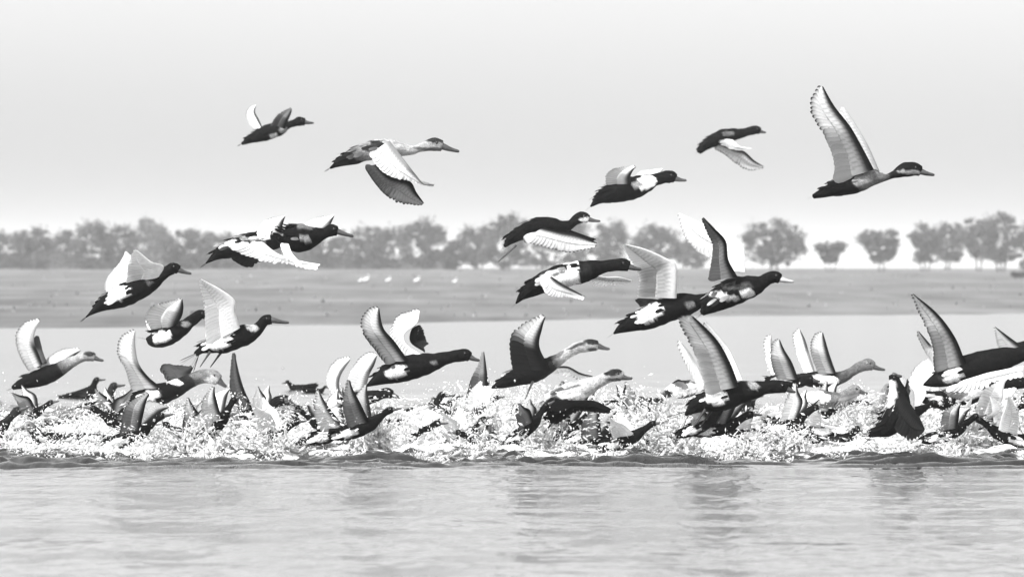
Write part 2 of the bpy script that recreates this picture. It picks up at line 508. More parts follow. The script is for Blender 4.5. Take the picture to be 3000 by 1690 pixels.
# ------------------------------------------------------------------ ducks
def loft(P, nr=16, wf=1.0, D=None, org=None):
    """P rows x, z, r in metres; rings round the spine, closed ends. returns verts, faces, param"""
    n = len(P); V, Q, T = [], [], []
    tan = np.gradient(P[:, :2], axis=0); tan /= (np.linalg.norm(tan, axis=1)[:, None] + 1e-9)
    for i in range(n):
        tx, tz = tan[i]; ux, uz = -tz, tx
        w = wf if np.isscalar(wf) else wf[i]
        for k in range(nr):
            a = 2 * math.pi * k / nr
            c, s = math.cos(a), math.sin(a)
            V.append((P[i, 0] + ux * P[i, 2] * s, P[i, 2] * w * c, P[i, 1] + uz * P[i, 2] * s)); T.append(i / (n - 1))
    for i in range(n - 1):
        for k in range(nr):
            a, b = i * nr + k, i * nr + (k + 1) % nr
            Q.append((a, b, b + nr, a + nr))
    V.append((P[0, 0] - tan[0, 0] * P[0, 2] * .4, 0, P[0, 1] - tan[0, 1] * P[0, 2] * .4)); T.append(0)
    V.append((P[-1, 0] + tan[-1, 0] * P[-1, 2] * .4, 0, P[-1, 1] + tan[-1, 1] * P[-1, 2] * .4)); T.append(1)
    a, b = len(V) - 2, len(V) - 1
    for k in range(nr):
        Q.append((a, (k + 1) % nr, k)); Q.append((b, (n - 1) * nr + k, (n - 1) * nr + (k + 1) % nr))
    return V, Q, np.array(T)

FEATHERS = {}
def feather_mesh(t0, t1, t2):
    key = tuple(round(v * 20) / 20 if v > .1 else round(v * 50) / 50 for v in (t0, t1, t2))
    if key in FEATHERS: return FEATHERS[key]
    rows = [(0, .35), (.3, .8), (.62, 1.0), (.84, .92), (.94, .62), (1.0, .12)]
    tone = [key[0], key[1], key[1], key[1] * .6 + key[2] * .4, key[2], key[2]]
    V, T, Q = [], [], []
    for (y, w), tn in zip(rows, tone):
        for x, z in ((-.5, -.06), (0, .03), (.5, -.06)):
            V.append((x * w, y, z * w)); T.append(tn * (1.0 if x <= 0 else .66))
    for i in range(len(rows) - 1):
        for k in (0, 1):
            a = i * 3 + k; Q.append((a, a + 1, a + 4, a + 3))
    # shaft ridge underneath
    b = len(V)
    V += [(-.03, 0, -.0), (.03, 0, -.0), (0, 1, .03), (0, 0, -.06)]; T += [key[0] * .8] * 3 + [key[0] * .8]
    Q += [(b, b + 3, b + 2), (b + 3, b + 1, b + 2)]
    me = mesh('feather', V, Q, [M_WING], T)
    FEATHERS[key] = me
    return me

EYE = None
def eye_mesh():
    global EYE
    if EYE is None:
        bm = bmesh.new(); bmesh.ops.create_uvsphere(bm, u_segments=8, v_segments=6, radius=1)
        EYE = bpy.data.meshes.new('eye'); bm.to_mesh(EYE); bm.free(); EYE.materials.append(M_EYE)
        EYE.polygons.foreach_set('use_smooth', [True] * len(EYE.polygons))
    return EYE

def make_wing(root, org, reg, D, spec, bodyw):
    """spec: side (+1 near the camera, -1 far), lead and trail outlines in photo pixels, z = depth of root, wrist, tip (m), tones"""
    ox, oy, sc = reg
    side = spec.get('side', 1)
    z0, z1, z2 = spec.get('z', (bodyw * .6, bodyw + .07, bodyw + .12))
    def curve(pts, n, flip):
        Q = crom([(ox + p[0] / sc, oy + p[1] / sc) for p in pts], n)
        u = np.linspace(0, 1, n)
        dz = side * np.where(u < .5, z0 + (z1 - z0) * u * 2, z1 + (z2 - z1) * (u - .5) * 2)
        if flip: dz = dz - 0.035 * np.sin(u * math.pi)
        return np.array([W(Q[i, 0], Q[i, 1], D, dz[i]) for i in range(n)])
    n = 41
    L, R = curve(spec['lead'], n, False), curve(spec['trail'], n, True)
    tn = np.array(spec['t'], float); tn = np.where(tn < .06, tn * .5, tn)       # [[lead, mid, trail] inner, [..] outer]
    def tone(u, v):
        a = sstep(.35, .6, u)
        c = tn[0] * (1 - a) + tn[1] * a
        e = sstep(.10, .34, v); f = sstep(.84, .93, v)
        return (c[0] * (1 - e) + c[1] * e) * (1 - f) + c[2] * f
    shoulder = L[0].copy()
    nu, nv, ch = 61, 9, 0.54
    V, T = [], []
    top_i = lambda i, j: i * nv + j
    ar = np.arange(n)
    u = np.linspace(0, .97, nu); idx = u * (n - 1)
    l = np.column_stack([np.interp(idx, ar, L[:, k]) for k in range(3)]); r = np.column_stack([np.interp(idx, ar, R[:, k]) for k in range(3)])
    sp = L[np.minimum(n - 1, idx.astype(int) + 2)] - L[np.maximum(0, idx.astype(int) - 2)]
    c = r - l; nn = np.cross(sp, c); nn /= (np.linalg.norm(nn, axis=1)[:, None] + 1e-9)
    cl = np.minimum(1, np.linalg.norm(c, axis=1) / .06)
    v = np.linspace(0, ch, nv); uu, vv = np.meshgrid(u, v, indexing='ij')
    th = .011 * (1 - .75 * uu) * np.sin(np.pi * (vv / ch) ** .5) * cl[:, None]
    rid = np.where(vv > .2, (uu * 20 + vv * 1.5) % 1.0, 1.0)       # coverts lie in rows, each edge a small step
    a_ = sstep(.35, .6, uu)[..., None]; cc_ = tn[0] * (1 - a_) + tn[1] * a_
    e_ = sstep(.10, .34, vv); f_ = sstep(.84, .93, vv)
    tt = ((cc_[..., 0] * (1 - e_) + cc_[..., 1] * e_) * (1 - f_) + cc_[..., 2] * f_) * np.where((rid < .34) & (uu > .06), .74, 1.0)
    for face in (1, -1):
        off_n = (th * .5 + .0015 * (1 + (1 - rid) * .8)) * face
        V.append((l[:, None] + c[:, None] * vv[..., None] + nn[:, None] * off_n[..., None]).reshape(-1, 3)); T.append(tt.ravel())
    V = np.vstack(V); T = np.hstack(T)
    Q = []
    off = nu * nv
    for f, o in ((0, 0), (1, off)):
        for i in range(nu - 1):
            for j in range(nv - 1):
                a, b, c, d_ = o + i * nv + j, o + i * nv + j + 1, o + (i + 1) * nv + j + 1, o + (i + 1) * nv + j
                Q.append((a, b, c, d_) if f == 0 else (a, d_, c, b))
    for i in range(nu - 1):
        a, b = i * nv, (i + 1) * nv
        Q.append((a, b, b + off, a + off)); a += nv - 1; b += nv - 1; Q.append((b, a, a + off, b + off))
    me = mesh('wing', np.array(V) - shoulder, Q, [M_WING], T)
    wing = link('wing', me, root, tuple(shoulder - org))
    N_ = spec.get('n', 20)
    for i in range(N_):
        t = (i + .6) / N_
        prim = t > .5
        tip = np.array([np.interp(t * (n - 1), ar, R[:, k]) for k in range(3)])
        ub = t * .95 if not prim else .475 + (t - .5) * .72
        l = np.array([np.interp(ub * (n - 1), ar, L[:, k]) for k in range(3)])
        r = np.array([np.interp(ub * (n - 1), ar, R[:, k]) for k in range(3)])
        vb = .42
        base = l + (r - l) * vb
        d = tip - base; ln = np.linalg.norm(d)
        if ln < .012: continue
        d /= ln
        ds = np.linalg.norm(R[min(n - 1, int(t * (n - 1)) + 1)] - R[max(0, int(t * (n - 1)) - 1)]) * (n - 1) / 2 / N_
        w = max(.012, min(.07, ds * (1.15 if prim else 2.3)))
        sp = L[-1] - L[0]
        nn = np.cross(sp, r - l); nn /= (np.linalg.norm(nn) + 1e-9)
        nn = nn - d * nn.dot(d); nn /= np.linalg.norm(nn)
        x = np.cross(d, nn)
        # slight fan tilt so that neighbours overlap like shingles
        a = rnd.uniform(.04, .14)
        x2 = x * math.cos(a) + nn * math.sin(a); n2 = np.cross(x2, d)
        jl = rnd.uniform(.93, 1.04) if prim else rnd.uniform(.97, 1.01); w *= rnd.uniform(.85, 1.15)
        M = Matrix(((x2[0] * w, d[0] * ln * jl, n2[0] * w, 0), (x2[1] * w, d[1] * ln * jl, n2[1] * w, 0), (x2[2] * w, d[2] * ln * jl, n2[2] * w, 0), (0, 0, 0, 1)))
        M.translation = Vector(base - shoulder)
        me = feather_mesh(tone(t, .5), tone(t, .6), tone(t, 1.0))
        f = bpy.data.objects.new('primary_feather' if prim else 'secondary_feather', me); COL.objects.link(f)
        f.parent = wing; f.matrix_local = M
    return wing

def duck(label, reg, D, body, tip, wings=(), patches=(), tones=((0, .018), (1, .018)), bill=None, feet=(), tail=None, group='ducks taking off from the lake', cat='duck', headup=None, fan=None, eye=True):
    ox, oy, sc = reg; k = D / F
    pts = [W(ox + x / sc, oy + y / sc, D) for x, y, r in body]
    P = np.array([(p[0], p[2], r / sc * k) for p, (x, y, r) in zip(pts, body)])
    C = crom(P, 64); C[:, 2] = np.maximum(C[:, 2], .004)
    C[:, 2] *= np.interp(np.linspace(0, 1, 64), [0, .55, .75, .9, 1], [1, 1, 1.16, 1.08, 1.08])
    imid = 26
    org = np.array([C[imid, 0], D, C[imid, 1]])
    root = bpy.data.objects.new('duck', None); COL.objects.link(root)
    root.location = org; root['label'] = label; root['category'] = cat; root['group'] = group
    s = np.linspace(0, 1, 64)
    wf = np.interp(s, [0, .12, .3, .6, .8, 1], [1.7, 1.3, 1.08, 1.05, .85, .8])
    V, Q, T = loft(C, 20, wf)
    V = np.array(V)
    tn = np.interp(T, [a for a, b in tones], [b for a, b in tones])
    tn = np.where(tn < .05, tn * .33, tn)
    for (x, y, rx, ry, rot, t) in patches:
        p = W(ox + x / sc, oy + y / sc, D); a = math.radians(-rot)
        dx, dz = V[:, 0] - p[0], V[:, 2] - p[2]
        ca, sa = math.cos(a), math.sin(a)
        u, v = (dx * ca + dz * sa) / (rx / sc * k), (-dx * sa + dz * ca) / (ry / sc * k)
        q = (u * u + v * v) * (.82 + .36 * vnoise(V[:, 0] * 90 + 50, V[:, 2] * 90 + 50, 5))
        m = 1 - sstep(.8, 1.15, q)
        tn = tn * (1 - m) + t * m
    V[:, 0] -= org[0]; V[:, 2] -= org[2]
    ru = (vnoise(V[:, 0] * 42 + 90, V[:, 2] * 60 + V[:, 1] * 55 + 90, 9) - .5) * .0075 * np.sin(np.pi * np.clip(T, 0, 1)) ** .5
    V[:, 2] += ru; V[:, 1] += ru * np.sign(V[:, 1])
    link('body', mesh('body', V, Q, [M_BODY], tn), root)
    BV, BTN = V.copy(), tn.copy()
    bw_ = C[:, 2].max() * 1.05
    # bill
    h = C[-1]; bt = W(ox + tip[0] / sc, oy + tip[1] / sc, D)
    hd = np.array([C[-1, 0] - C[-4, 0], C[-1, 1] - C[-4, 1]])
    q0 = (C[-1, 0], C[-1, 1]); q1 = (bt[0], bt[2])
    r0 = max(.008, h[2] * .62)
    B = np.array([(q0[0] + (q1[0] - q0[0]) * t, q0[1] + (q1[1] - q0[1]) * t + r0 * b, r0 * c) for t, b, c in ((-.15, -.1, 1.05), (.1, -.12, 1.0), (.35, -.2, .8), (.62, -.15, .6), (.82, -.05, .52), (.93, .0, .34))])
    V, Q, T = loft(crom(B, 12), 10, np.interp(np.linspace(0, 1, 12), [0, .5, 1], [.9, 1.5, 1.6]))
    V = np.array(V) - [org[0], 0, org[2]]
    link('bill', mesh('bill', V, Q, [bill or M_BILL]), root)
    if eye:
        i = 60
        e = C[i]
        for sd in (1, -1):
            o = link('eye', eye_mesh(), root, (e[0] - org[0], sd * -e[2] * wf[i] * .92, e[1] - org[2] + e[2] * .25)); o.scale = (.0065, .004, .0065)
    # tail fan
    tb = C[4]; td = C[0, :2] - C[6, :2]; td /= np.linalg.norm(td)
    nT = 9; spread = fan[0] if fan else .32; tl = fan[1] if fan else .05
    tail_o = bpy.data.objects.new('tail', None)
    TV, TQ, TT = [], [], []
    t_t = tones[0][1]
    up = np.array([-td[1], td[0]])
    for j in range(nT):
        a = (j / (nT - 1) - .5) * 2 * spread
        # fan opens across the body (depth) and a little up and down
        dirv = np.array([td[0] * math.cos(a), math.sin(a), td[1] * math.cos(a)]) + (np.array([up[0], 0, up[1]]) * math.sin(a) * (.9 if fan else .15))
        dirv /= np.linalg.norm(dirv)
        side = np.cross(dirv, [up[0], 0, up[1]]); side /= (np.linalg.norm(side) + 1e-9)
        b = len(TV); base = np.array([tb[0] - org[0], 0, tb[1] - org[2]]) + np.array([up[0], 0, up[1]]) * (j % 2) * .0015
        for q, w in ((0, .006), (.5, .009), (.85, .008), (1, .002)):
            for e in (-1, 1):
                TV.append(base + dirv * (tl + .02) * q + side * w * e)
        for q in range(3): TQ.append((b + q * 2, b + q * 2 + 1, b + q * 2 + 3, b + q * 2 + 2))
        TT += [t_t] * 8
    link('tail', mesh('tail', TV, TQ, [M_WING], TT), root)
    for w in wings: make_wing(root, org, reg, D, w, bw_)
    # scapular and rump feathers lying back over the body
    SV, SQ, ST = [], [], []
    for q in range(46):
        i = int(8 + 34 * rnd.random()); c = C[i]; t_ = C[i - 5, :2] - c[:2]; t_ /= np.linalg.norm(t_) + 1e-9; u_ = np.array([t_[1], -t_[0]])
        if u_[1] < 0: u_ = -u_
        th = rnd.uniform(-.2, 3.34); wd = c[2] * wf[i]
        nrm = np.array([u_[0] * math.sin(th), math.cos(th), u_[1] * math.sin(th)])
        base = np.array([c[0] + u_[0] * c[2] * math.sin(th) * .97 - org[0], wd * math.cos(th) * .97, c[1] + u_[1] * c[2] * math.sin(th) * .97 - org[2]])
        dv = np.array([t_[0], 0, t_[1]]) + nrm * .10; dv /= np.linalg.norm(dv); sd_ = np.cross(dv, nrm); sd_ /= np.linalg.norm(sd_)
        ln = rnd.uniform(.03, .055); w_ = rnd.uniform(.006, .010); nb = len(SV)
        k2 = int(np.argmin(np.sum((BV - base) ** 2, axis=1)))
        for yy, ww in ((0, .5), (.5, 1), (.85, .8), (1, .15)):
            for e in (-1, 1): SV.append(base + dv * ln * yy + sd_ * w_ * ww * e + nrm * .0012); ST.append(BTN[k2] * (1 if yy < .8 else 1.4) + .002)
        for yy in range(3): SQ.append((nb + yy * 2, nb + yy * 2 + 1, nb + yy * 2 + 3, nb + yy * 2 + 2))
    link('scapular_feathers', mesh('scapular_feathers', SV, SQ, [M_WING], ST), root)['kind'] = 'stuff'
    # feet: shank and three webbed toes
    for (fx, fy, gx, gy, dy) in feet:
        a = W(ox + fx / sc, oy + fy / sc, D, dy) - org; b = W(ox + gx / sc, oy + gy / sc, D, dy) - org
        V, Q = [], []
        limb(V, Q, a, b, .007, .005, 6)
        d_ = (b - a) / np.linalg.norm(b - a)
        toes = []
        for q in (-.45, 0, .45):
            t = b + .055 * (d_ * math.cos(q) + np.array([0, 1, 0]) * math.sin(q)); toes.append(t)
            limb(V, Q, b, t, .0045, .002, 4)
        n0 = len(V); nrm = np.array([-d_[2], 0, d_[0]]) * .0015
        for t in [b] + toes: V.append(tuple(t * .94 + b * .06 + nrm))
        for t in [b] + toes: V.append(tuple(t * .94 + b * .06 - nrm))
        Q += [(n0, n0 + 1, n0 + 2), (n0, n0 + 2, n0 + 3), (n0 + 4, n0 + 6, n0 + 5), (n0 + 4, n0 + 7, n0 + 6)]
        link('foot', mesh('foot', V, Q, [M_FOOT]), root)
    return root

egret(1073, 825, 24, 'brightest round white bird resting on the far bank')
egret(1138, 832, 20, 'white bird just right of the brightest one on the bank')
egret(1333, 812, 18, 'white bird resting alone further right on the far bank')
egret(1056, 862, 16, 'faint pale bird nearest the water on the far bank')
egret(1222, 755, 22, 'pale bird against the foot of the middle trees')

R1 = (650, 250, 3.435); R2 = (1950, 200, 3.031); R3 = (200, 600, 2.862); R4 = (1400, 450, 2.576)
R5 = (0, 900, 2.901); R6 = (600, 850, 2.639); R7 = (1300, 850, 2.639); R8 = (1900, 850, 2.639); R9 = (2400, 800, 2.418)
R0 = (0, 0, 1.0)
WHITE = [[.88, .92, .88], [.88, .93, .85]]
PALE = [[.08, .8, .5], [.05, .85, .03]]
GREYW = [[.03, .3, .12], [.03, .45, .05]]
DARKW = [[.02, .04, .03], [.02, .05, .03]]
BLK = ((0, .015), (1, .015))

# ---- ducks high over the water
duck('small dark duck highest on the left with one curled and one straight wing', R1, 62,
     [(200, 590, 14), (280, 550, 38), (380, 505, 68), (480, 470, 78), (580, 440, 66), (660, 405, 34), (720, 385, 32), (780, 365, 44), (835, 370, 34)], (930, 380),
     [dict(side=-1, lead=[(410, 430), (375, 350), (335, 270), (345, 200)], trail=[(340, 440), (265, 360), (238, 280), (290, 210), (350, 190)], t=[[.02, .8, .2], [.03, .8, .1]]),
      dict(side=1, lead=[(640, 430), (665, 360), (695, 290), (705, 235)], trail=[(480, 420), (540, 320), (620, 255), (700, 228)], t=[[.02, .15, .3], [.02, .25, .12]])],
     [(620, 455, 45, 32, -20, .25), (525, 512, 42, 26, -15, .7)])
duck('large pale duck with dark cap and long drooping white and grey wings', R1, 42,
     [(1090, 835, 10), (1190, 775, 44), (1310, 725, 80), (1450, 670, 92), (1600, 640, 100), (1740, 640, 88), (1860, 655, 52), (1950, 645, 38), (2040, 615, 44), (2130, 595, 62), (2215, 610, 52)], (2400, 672),
     [dict(side=1, z=(.05, .12, .16), lead=[(1690, 560), (1820, 730), (1950, 900), (2040, 1000), (2160, 995)], trail=[(1480, 700), (1600, 860), (1750, 930), (1950, 975), (2150, 1010)], t=[[.25, .85, .85], [.12, .85, .3]]),
      dict(side=-1, z=(.03, .06, .08), lead=[(1560, 800), (1700, 920), (1890, 965), (1960, 1080), (2045, 1200)], trail=[(1430, 820), (1530, 980), (1660, 1120), (1800, 1195), (2040, 1205)], t=[[.04, .22, .06], [.015, .35, .04]])],
     [(2150, 553, 105, 30, 4, .02), (2100, 645, 190, 18, 3, .1), (1290, 800, 160, 45, 0, .015), (1560, 605, 110, 45, -12, .02)],
     ((0, .015), (.2, .03), (.3, .12), (.42, .3), (.55, .3), (.75, .26), (1, .22)))
duck('small black duck high on the right with folded down wing', R2, 64,
     [(290, 740, 30), (350, 690, 44), (430, 640, 58), (520, 600, 60), (610, 590, 52), (690, 575, 34), (750, 560, 34), (800, 548, 36), (840, 560, 26)], (895, 572),
     [dict(side=1, z=(.04, .07, .08), lead=[(600, 640), (650, 690), (700, 705), (775, 715)], trail=[(425, 620), (500, 665), (600, 720), (720, 722)], t=WHITE),
      dict(side=-1, z=(.0, .0, .02), lead=[(480, 680), (620, 720), (700, 740), (790, 820), (885, 880)], trail=[(420, 700), (540, 780), (640, 860), (740, 910), (880, 885)], t=[[.02, .8, .02], [.02, .85, .03]])],
     [(570, 580, 40, 28, 0, .1)])
duck('big duck at top right with one tall upright wing', R2, 41,
     [(1310, 1140, 20), (1390, 1110, 42), (1490, 1075, 66), (1600, 1045, 84), (1720, 1005, 92), (1830, 975, 72), (1910, 970, 42), (1970, 965, 26), (2040, 940, 34), (2120, 905, 56), (2200, 895, 58), (2265, 915, 42)], (2395, 952),
     [dict(side=1, z=(.06, .1, .13), lead=[(1850, 900), (1760, 730), (1640, 520), (1500, 340), (1385, 140)], trail=[(1485, 1010), (1490, 830), (1400, 590), (1300, 420), (1280, 290), (1370, 140)], t=[[.015, .32, .3], [.015, .85, .04]], n=22),
      dict(side=-1, lead=[(1900, 920), (1800, 690), (1690, 500), (1580, 335)], trail=[(1700, 850), (1630, 620), (1570, 480), (1540, 390), (1575, 335)], t=[[.3, .5, .5], [.4, .6, .5]], n=14)],
     [(1540, 915, 50, 90, 0, .015), (1750, 1000, 90, 50, -20, .22), (2170, 925, 120, 18, 5, .25)],
     ((0, .012), (.38, .02), (.5, .16), (.65, .1), (.72, .03), (1, .015)))
# ---- ducks over the far bank, left
duck('black duck climbing on the left with both white wings raised', R3, 42,
     [(150, 940, 5), (220, 885, 26), (300, 835, 58), (400, 785, 88), (500, 745, 98), (600, 695, 90), (690, 655, 68), (760, 610, 46), (830, 560, 42), (885, 530, 44), (925, 545, 34)], (1040, 580),
     [dict(side=1, lead=[(760, 600), (800, 515), (700, 480), (600, 400), (555, 375)], trail=[(480, 660), (490, 560), (500, 480), (520, 420), (555, 375)], t=WHITE, n=18),
      dict(side=-1, lead=[(560, 640), (540, 540), (530, 440), (480, 385)], trail=[(300, 720), (310, 640), (380, 540), (440, 460), (480, 385)], t=[[.7, .8, .3], [.75, .85, .1]], n=18)],
     [(430, 735, 100, 62, -25, .72), (690, 650, 40, 18, 0, .12)])
duck('duck behind with striped white wing and raised pale wing', R3, 44,
     [(1155, 490, 5), (1220, 440, 30), (1310, 390, 66), (1430, 350, 86), (1560, 320, 92), (1680, 300, 84), (1780, 280, 60), (1850, 260, 44), (1920, 240, 44), (1970, 235, 34)], (2040, 240),
     [dict(side=1, z=(.05, .12, .16), lead=[(1620, 300), (1760, 410), (1950, 470), (2130, 500)], trail=[(1330, 345), (1480, 400), (1680, 450), (1900, 505), (2110, 535)], t=[[.7, .85, .4], [.75, .88, .7]]),
      dict(side=-1, z=(.0, .02, .04), lead=[(1480, 400), (1600, 430), (1700, 455)], trail=[(1350, 440), (1480, 520), (1590, 480), (1700, 465)], t=DARKW, n=12),
      ],
     [(1440, 345, 130, 38, 15, .75), (1640, 240, 50, 60, 0, .8), (1510, 275, 90, 22, 10, .2)], BLK)
duck('black duck in front of the striped wing duck with a pale raised wing', R3, 40,
     [(1700, 230, 12), (1760, 250, 45), (1830, 275, 85), (1920, 280, 120), (2010, 275, 105), (2090, 255, 62), (2150, 235, 40), (2205, 215, 48), (2255, 220, 38)], (2400, 268),
     [dict(side=-1, z=(.04, .1, .14), lead=[(1790, 230), (1800, 160), (1820, 95)], trail=[(1590, 260), (1610, 170), (1690, 110), (1820, 90)], t=[[.03, .85, .7], [.03, .85, .06]], n=14),
      dict(side=-1, z=(.0, .05, .1), lead=[(2150, 230), (2200, 160), (2232, 90)], trail=[(1950, 170), (2040, 125), (2120, 95), (2230, 88)], t=[[.1, .8, .6], [.05, .85, .1]], n=14),
      dict(side=1, lead=[(1850, 330), (1880, 410), (1960, 500)], trail=[(1770, 330), (1830, 440), (1950, 505)], t=WHITE, n=12)],
     [(1760, 235, 50, 30, 20, .35), (1990, 285, 55, 28, 30, .22), (2000, 175, 80, 30, 0, .1)])
duck('duck with white flank oval and rolled pale wing, partly behind a white wing', R3, 43,
     [(655, 1120, 12), (700, 1130, 60), (780, 1115, 82), (870, 1075, 84), (950, 1035, 66), (1010, 990, 44), (1060, 950, 42), (1110, 920, 40), (1150, 925, 30)], (1240, 950),
     [dict(side=1, lead=[(900, 1010), (950, 940), (965, 860), (955, 785)], trail=[(690, 1050), (640, 950), (690, 860), (790, 820), (955, 785)], t=[[.03, .75, .5], [.03, .85, .1]], n=18),
      dict(side=-1, lead=[(850, 1010), (830, 930), (860, 860), (840, 830)], trail=[(690, 1060), (650, 960), (680, 880), (770, 825), (835, 825)], t=WHITE, n=12)],
     [(790, 1108, 88, 46, -28, .75), (990, 1000, 40, 25, 0, .15)])
duck('dark duck with one tall white triangular wing and dangling feet', R3, 41,
     [(1075, 1265, 8), (1120, 1215, 36), (1190, 1180, 62), (1290, 1160, 86), (1390, 1120, 94), (1480, 1090, 84), (1560, 1060, 54), (1615, 1010, 40), (1650, 970, 42), (1700, 960, 38)], (1860, 990),
     [dict(side=1, z=(.06, .12, .18), lead=[(1440, 1030), (1400, 900), (1395, 800), (1280, 710), (1100, 615)], trail=[(1150, 1180), (1150, 1040), (1140, 880), (1115, 740), (1100, 615)], t=WHITE, n=18),
      dict(side=-1, lead=[(1430, 1050), (1340, 900), (1280, 820), (1180, 690)], trail=[(1150, 1120), (1155, 980), (1140, 830), (1170, 690)], t=WHITE, n=12)],
     [(1275, 1130, 125, 75, -28, .78), (1540, 1025, 60, 30, 20, .3)],
     feet=[(1190, 1230, 1160, 1275, .04), (1290, 1225, 1250, 1280, -.04)], fan=(.45, .09))
# ---- ducks over the far bank, right
duck('dark duck with pale breast flying level with cupped pale wings', R4, 46,
     [(850, 400, 6), (910, 350, 34), (1000, 305, 72), (1100, 275, 88), (1190, 255, 86), (1270, 225, 62), (1340, 200, 40), (1400, 182, 42), (1455, 175, 44), (1490, 188, 32)], (1580, 205),
     [dict(side=1, lead=[(1160, 240), (1150, 180), (1170, 130), (1195, 100)], trail=[(960, 240), (965, 160), (1030, 115), (1110, 98), (1195, 95)], t=[[.05, .6, .4], [.03, .8, .05]], n=18),
      dict(side=-1, lead=[(1340, 230), (1370, 170), (1400, 115)], trail=[(1190, 210), (1210, 140), (1300, 118), (1400, 110)], t=[[.5, .8, .6], [.3, .85, .15]], n=14)],
     [(1265, 220, 85, 50, -15, .85), (1200, 235, 45, 30, 0, .2)])
duck('black duck with one pale dark rimmed wing spread low', R4, 45,
     [(200, 700, 12), (260, 640, 40), (350, 590, 58), (450, 550, 66), (540, 545, 64), (630, 555, 48), (700, 535, 30), (740, 500, 34), (790, 480, 40), (835, 495, 28)], (930, 512),
     [dict(side=1, z=(.07, .13, .17), lead=[(500, 560), (640, 590), (760, 610), (910, 680)], trail=[(330, 660), (440, 680), (560, 720), (680, 745), (800, 730), (905, 690)], t=[[.015, .7, .06], [.015, .72, .04]]),
      dict(side=-1, z=(.03, .1, .14), lead=[(600, 530), (730, 590), (900, 650)], trail=[(450, 560), (620, 610), (780, 640), (900, 655)], t=DARKW, n=12)],
     [(820, 498, 60, 18, 0, .5)], feet=[(290, 690, 215, 760, .05)])
duck('duck with black breast and white down turned wings near the bank', R4, 40,
     [(288, 1130, 6), (340, 1070, 34), (430, 1010, 66), (540, 955, 84), (660, 920, 88), (770, 900, 84), (860, 875, 62), (950, 855, 40), (1030, 840, 42), (1095, 838, 46), (1140, 850, 36)], (1240, 876),
     [dict(side=1, z=(.09, .15, .2), lead=[(560, 930), (650, 990), (740, 1040), (820, 1085)], trail=[(480, 990), (520, 1060), (640, 1075), (810, 1095)], t=[[.03, .85, .85], [.03, .88, .85]], n=16),
      dict(side=-1, z=(.09, .2, .3), lead=[(850, 900), (960, 930), (1060, 930), (1170, 960)], trail=[(850, 960), (960, 980), (1060, 985), (1160, 970)], t=WHITE, n=12)],
     [(640, 950, 175, 80, -5, .75), (720, 880, 42, 90, 0, .85), (810, 910, 55, 90, 0, .012), (620, 905, 90, 14, -10, .15)],
     ((0, .012), (.3, .015), (.6, .015), (1, .02)))
duck('black duck with white flank oval and tall white bent wing', R4, 41,
     [(1025, 1358, 6), (1080, 1320, 34), (1170, 1280, 64), (1280, 1240, 88), (1400, 1190, 96), (1510, 1150, 88), (1610, 1130, 66), (1690, 1110, 46), (1750, 1090, 42), (1790, 1080, 34)], (1870, 1090),
     [dict(side=1, z=(.06, .12, .2), lead=[(1500, 1090), (1500, 850), (1420, 790), (1260, 720), (1095, 680)], trail=[(1200, 1080), (1210, 920), (1150, 820), (1095, 680)], t=[[.88, .5, .8], [.88, .85, .85]], n=20),
      dict(side=-1, z=(.04, .06, .1), lead=[(1380, 1130), (1350, 1100), (1210, 1090)], trail=[(1260, 1160), (1220, 1150), (1185, 1105)], t=DARKW, n=8)],
     [(1300, 1200, 110, 58, -32, .8), (1600, 1140, 38, 26, 0, .15)])
duck('dark duck climbing highest of the middle pair with tall pointed dark wing', R4, 38,
     [(1690, 1205, 22), (1740, 1160, 55), (1820, 1100, 88), (1910, 1050, 104), (2000, 1020, 96), (2080, 1000, 70), (2140, 975, 48), (2190, 945, 42), (2240, 930, 42), (2280, 945, 34)], (2390, 968),
     [dict(side=1, z=(.08, .14, .2), lead=[(1960, 930), (1890, 800), (1870, 660), (1780, 560), (1690, 470)], trail=[(1730, 960), (1760, 830), (1770, 700), (1720, 580), (1690, 475)], t=[[.015, .25, .2], [.015, .22, .05]], n=20),
      dict(side=-1, z=(.08, .16, .24), lead=[(2020, 900), (2005, 720), (1930, 630), (1700, 530), (1500, 440)], trail=[(1860, 880), (1800, 760), (1680, 745), (1570, 660), (1505, 450)], t=[[.85, .75, .5], [.8, .85, .35]], n=20)],
     [(1850, 1075, 120, 28, 12, .4), (2030, 1060, 55, 34, 5, .85), (2040, 1130, 70, 40, -20, .02), (1960, 1000, 120, 30, 0, .05)],
     bill=M_BILL_PALE)
# ---- ducks just above the water, left
duck('leftmost duck with one white crescent wing raised and one held forward', R5, 50,
     [(105, 685, 18), (170, 655, 40), (260, 625, 64), (360, 590, 76), (450, 555, 72), (530, 510, 56), (610, 465, 40), (690, 430, 36), (755, 412, 42), (805, 428, 32)], (885, 455),
     [dict(side=1, z=(.06, .12, .16), lead=[(360, 480), (330, 400), (290, 300), (300, 200), (345, 108)], trail=[(235, 540), (160, 400), (130, 280), (150, 180), (230, 115), (345, 100)], t=[[.04, .85, .3], [.4, .88, .06]], n=20),
      dict(side=-1, z=(.04, .08, .1), lead=[(400, 470), (365, 380), (350, 320), (330, 240)], trail=[(310, 500), (270, 380), (262, 280), (320, 235)], t=[[.06, .1, .03], [.05, .04, .03]], n=12),
      dict(side=-1, z=(.1, .12, .12), lead=[(500, 520), (600, 440), (690, 365)], trail=[(330, 530), (420, 420), (540, 350), (685, 350)], t=[[.03, .8, .1], [.03, .75, .06]], n=14)],
     [(760, 395, 52, 20, 0, .02), (770, 452, 70, 10, 0, .2)],
     ((0, .012), (.55, .02), (.62, .1), (.75, .24), (1, .2)))
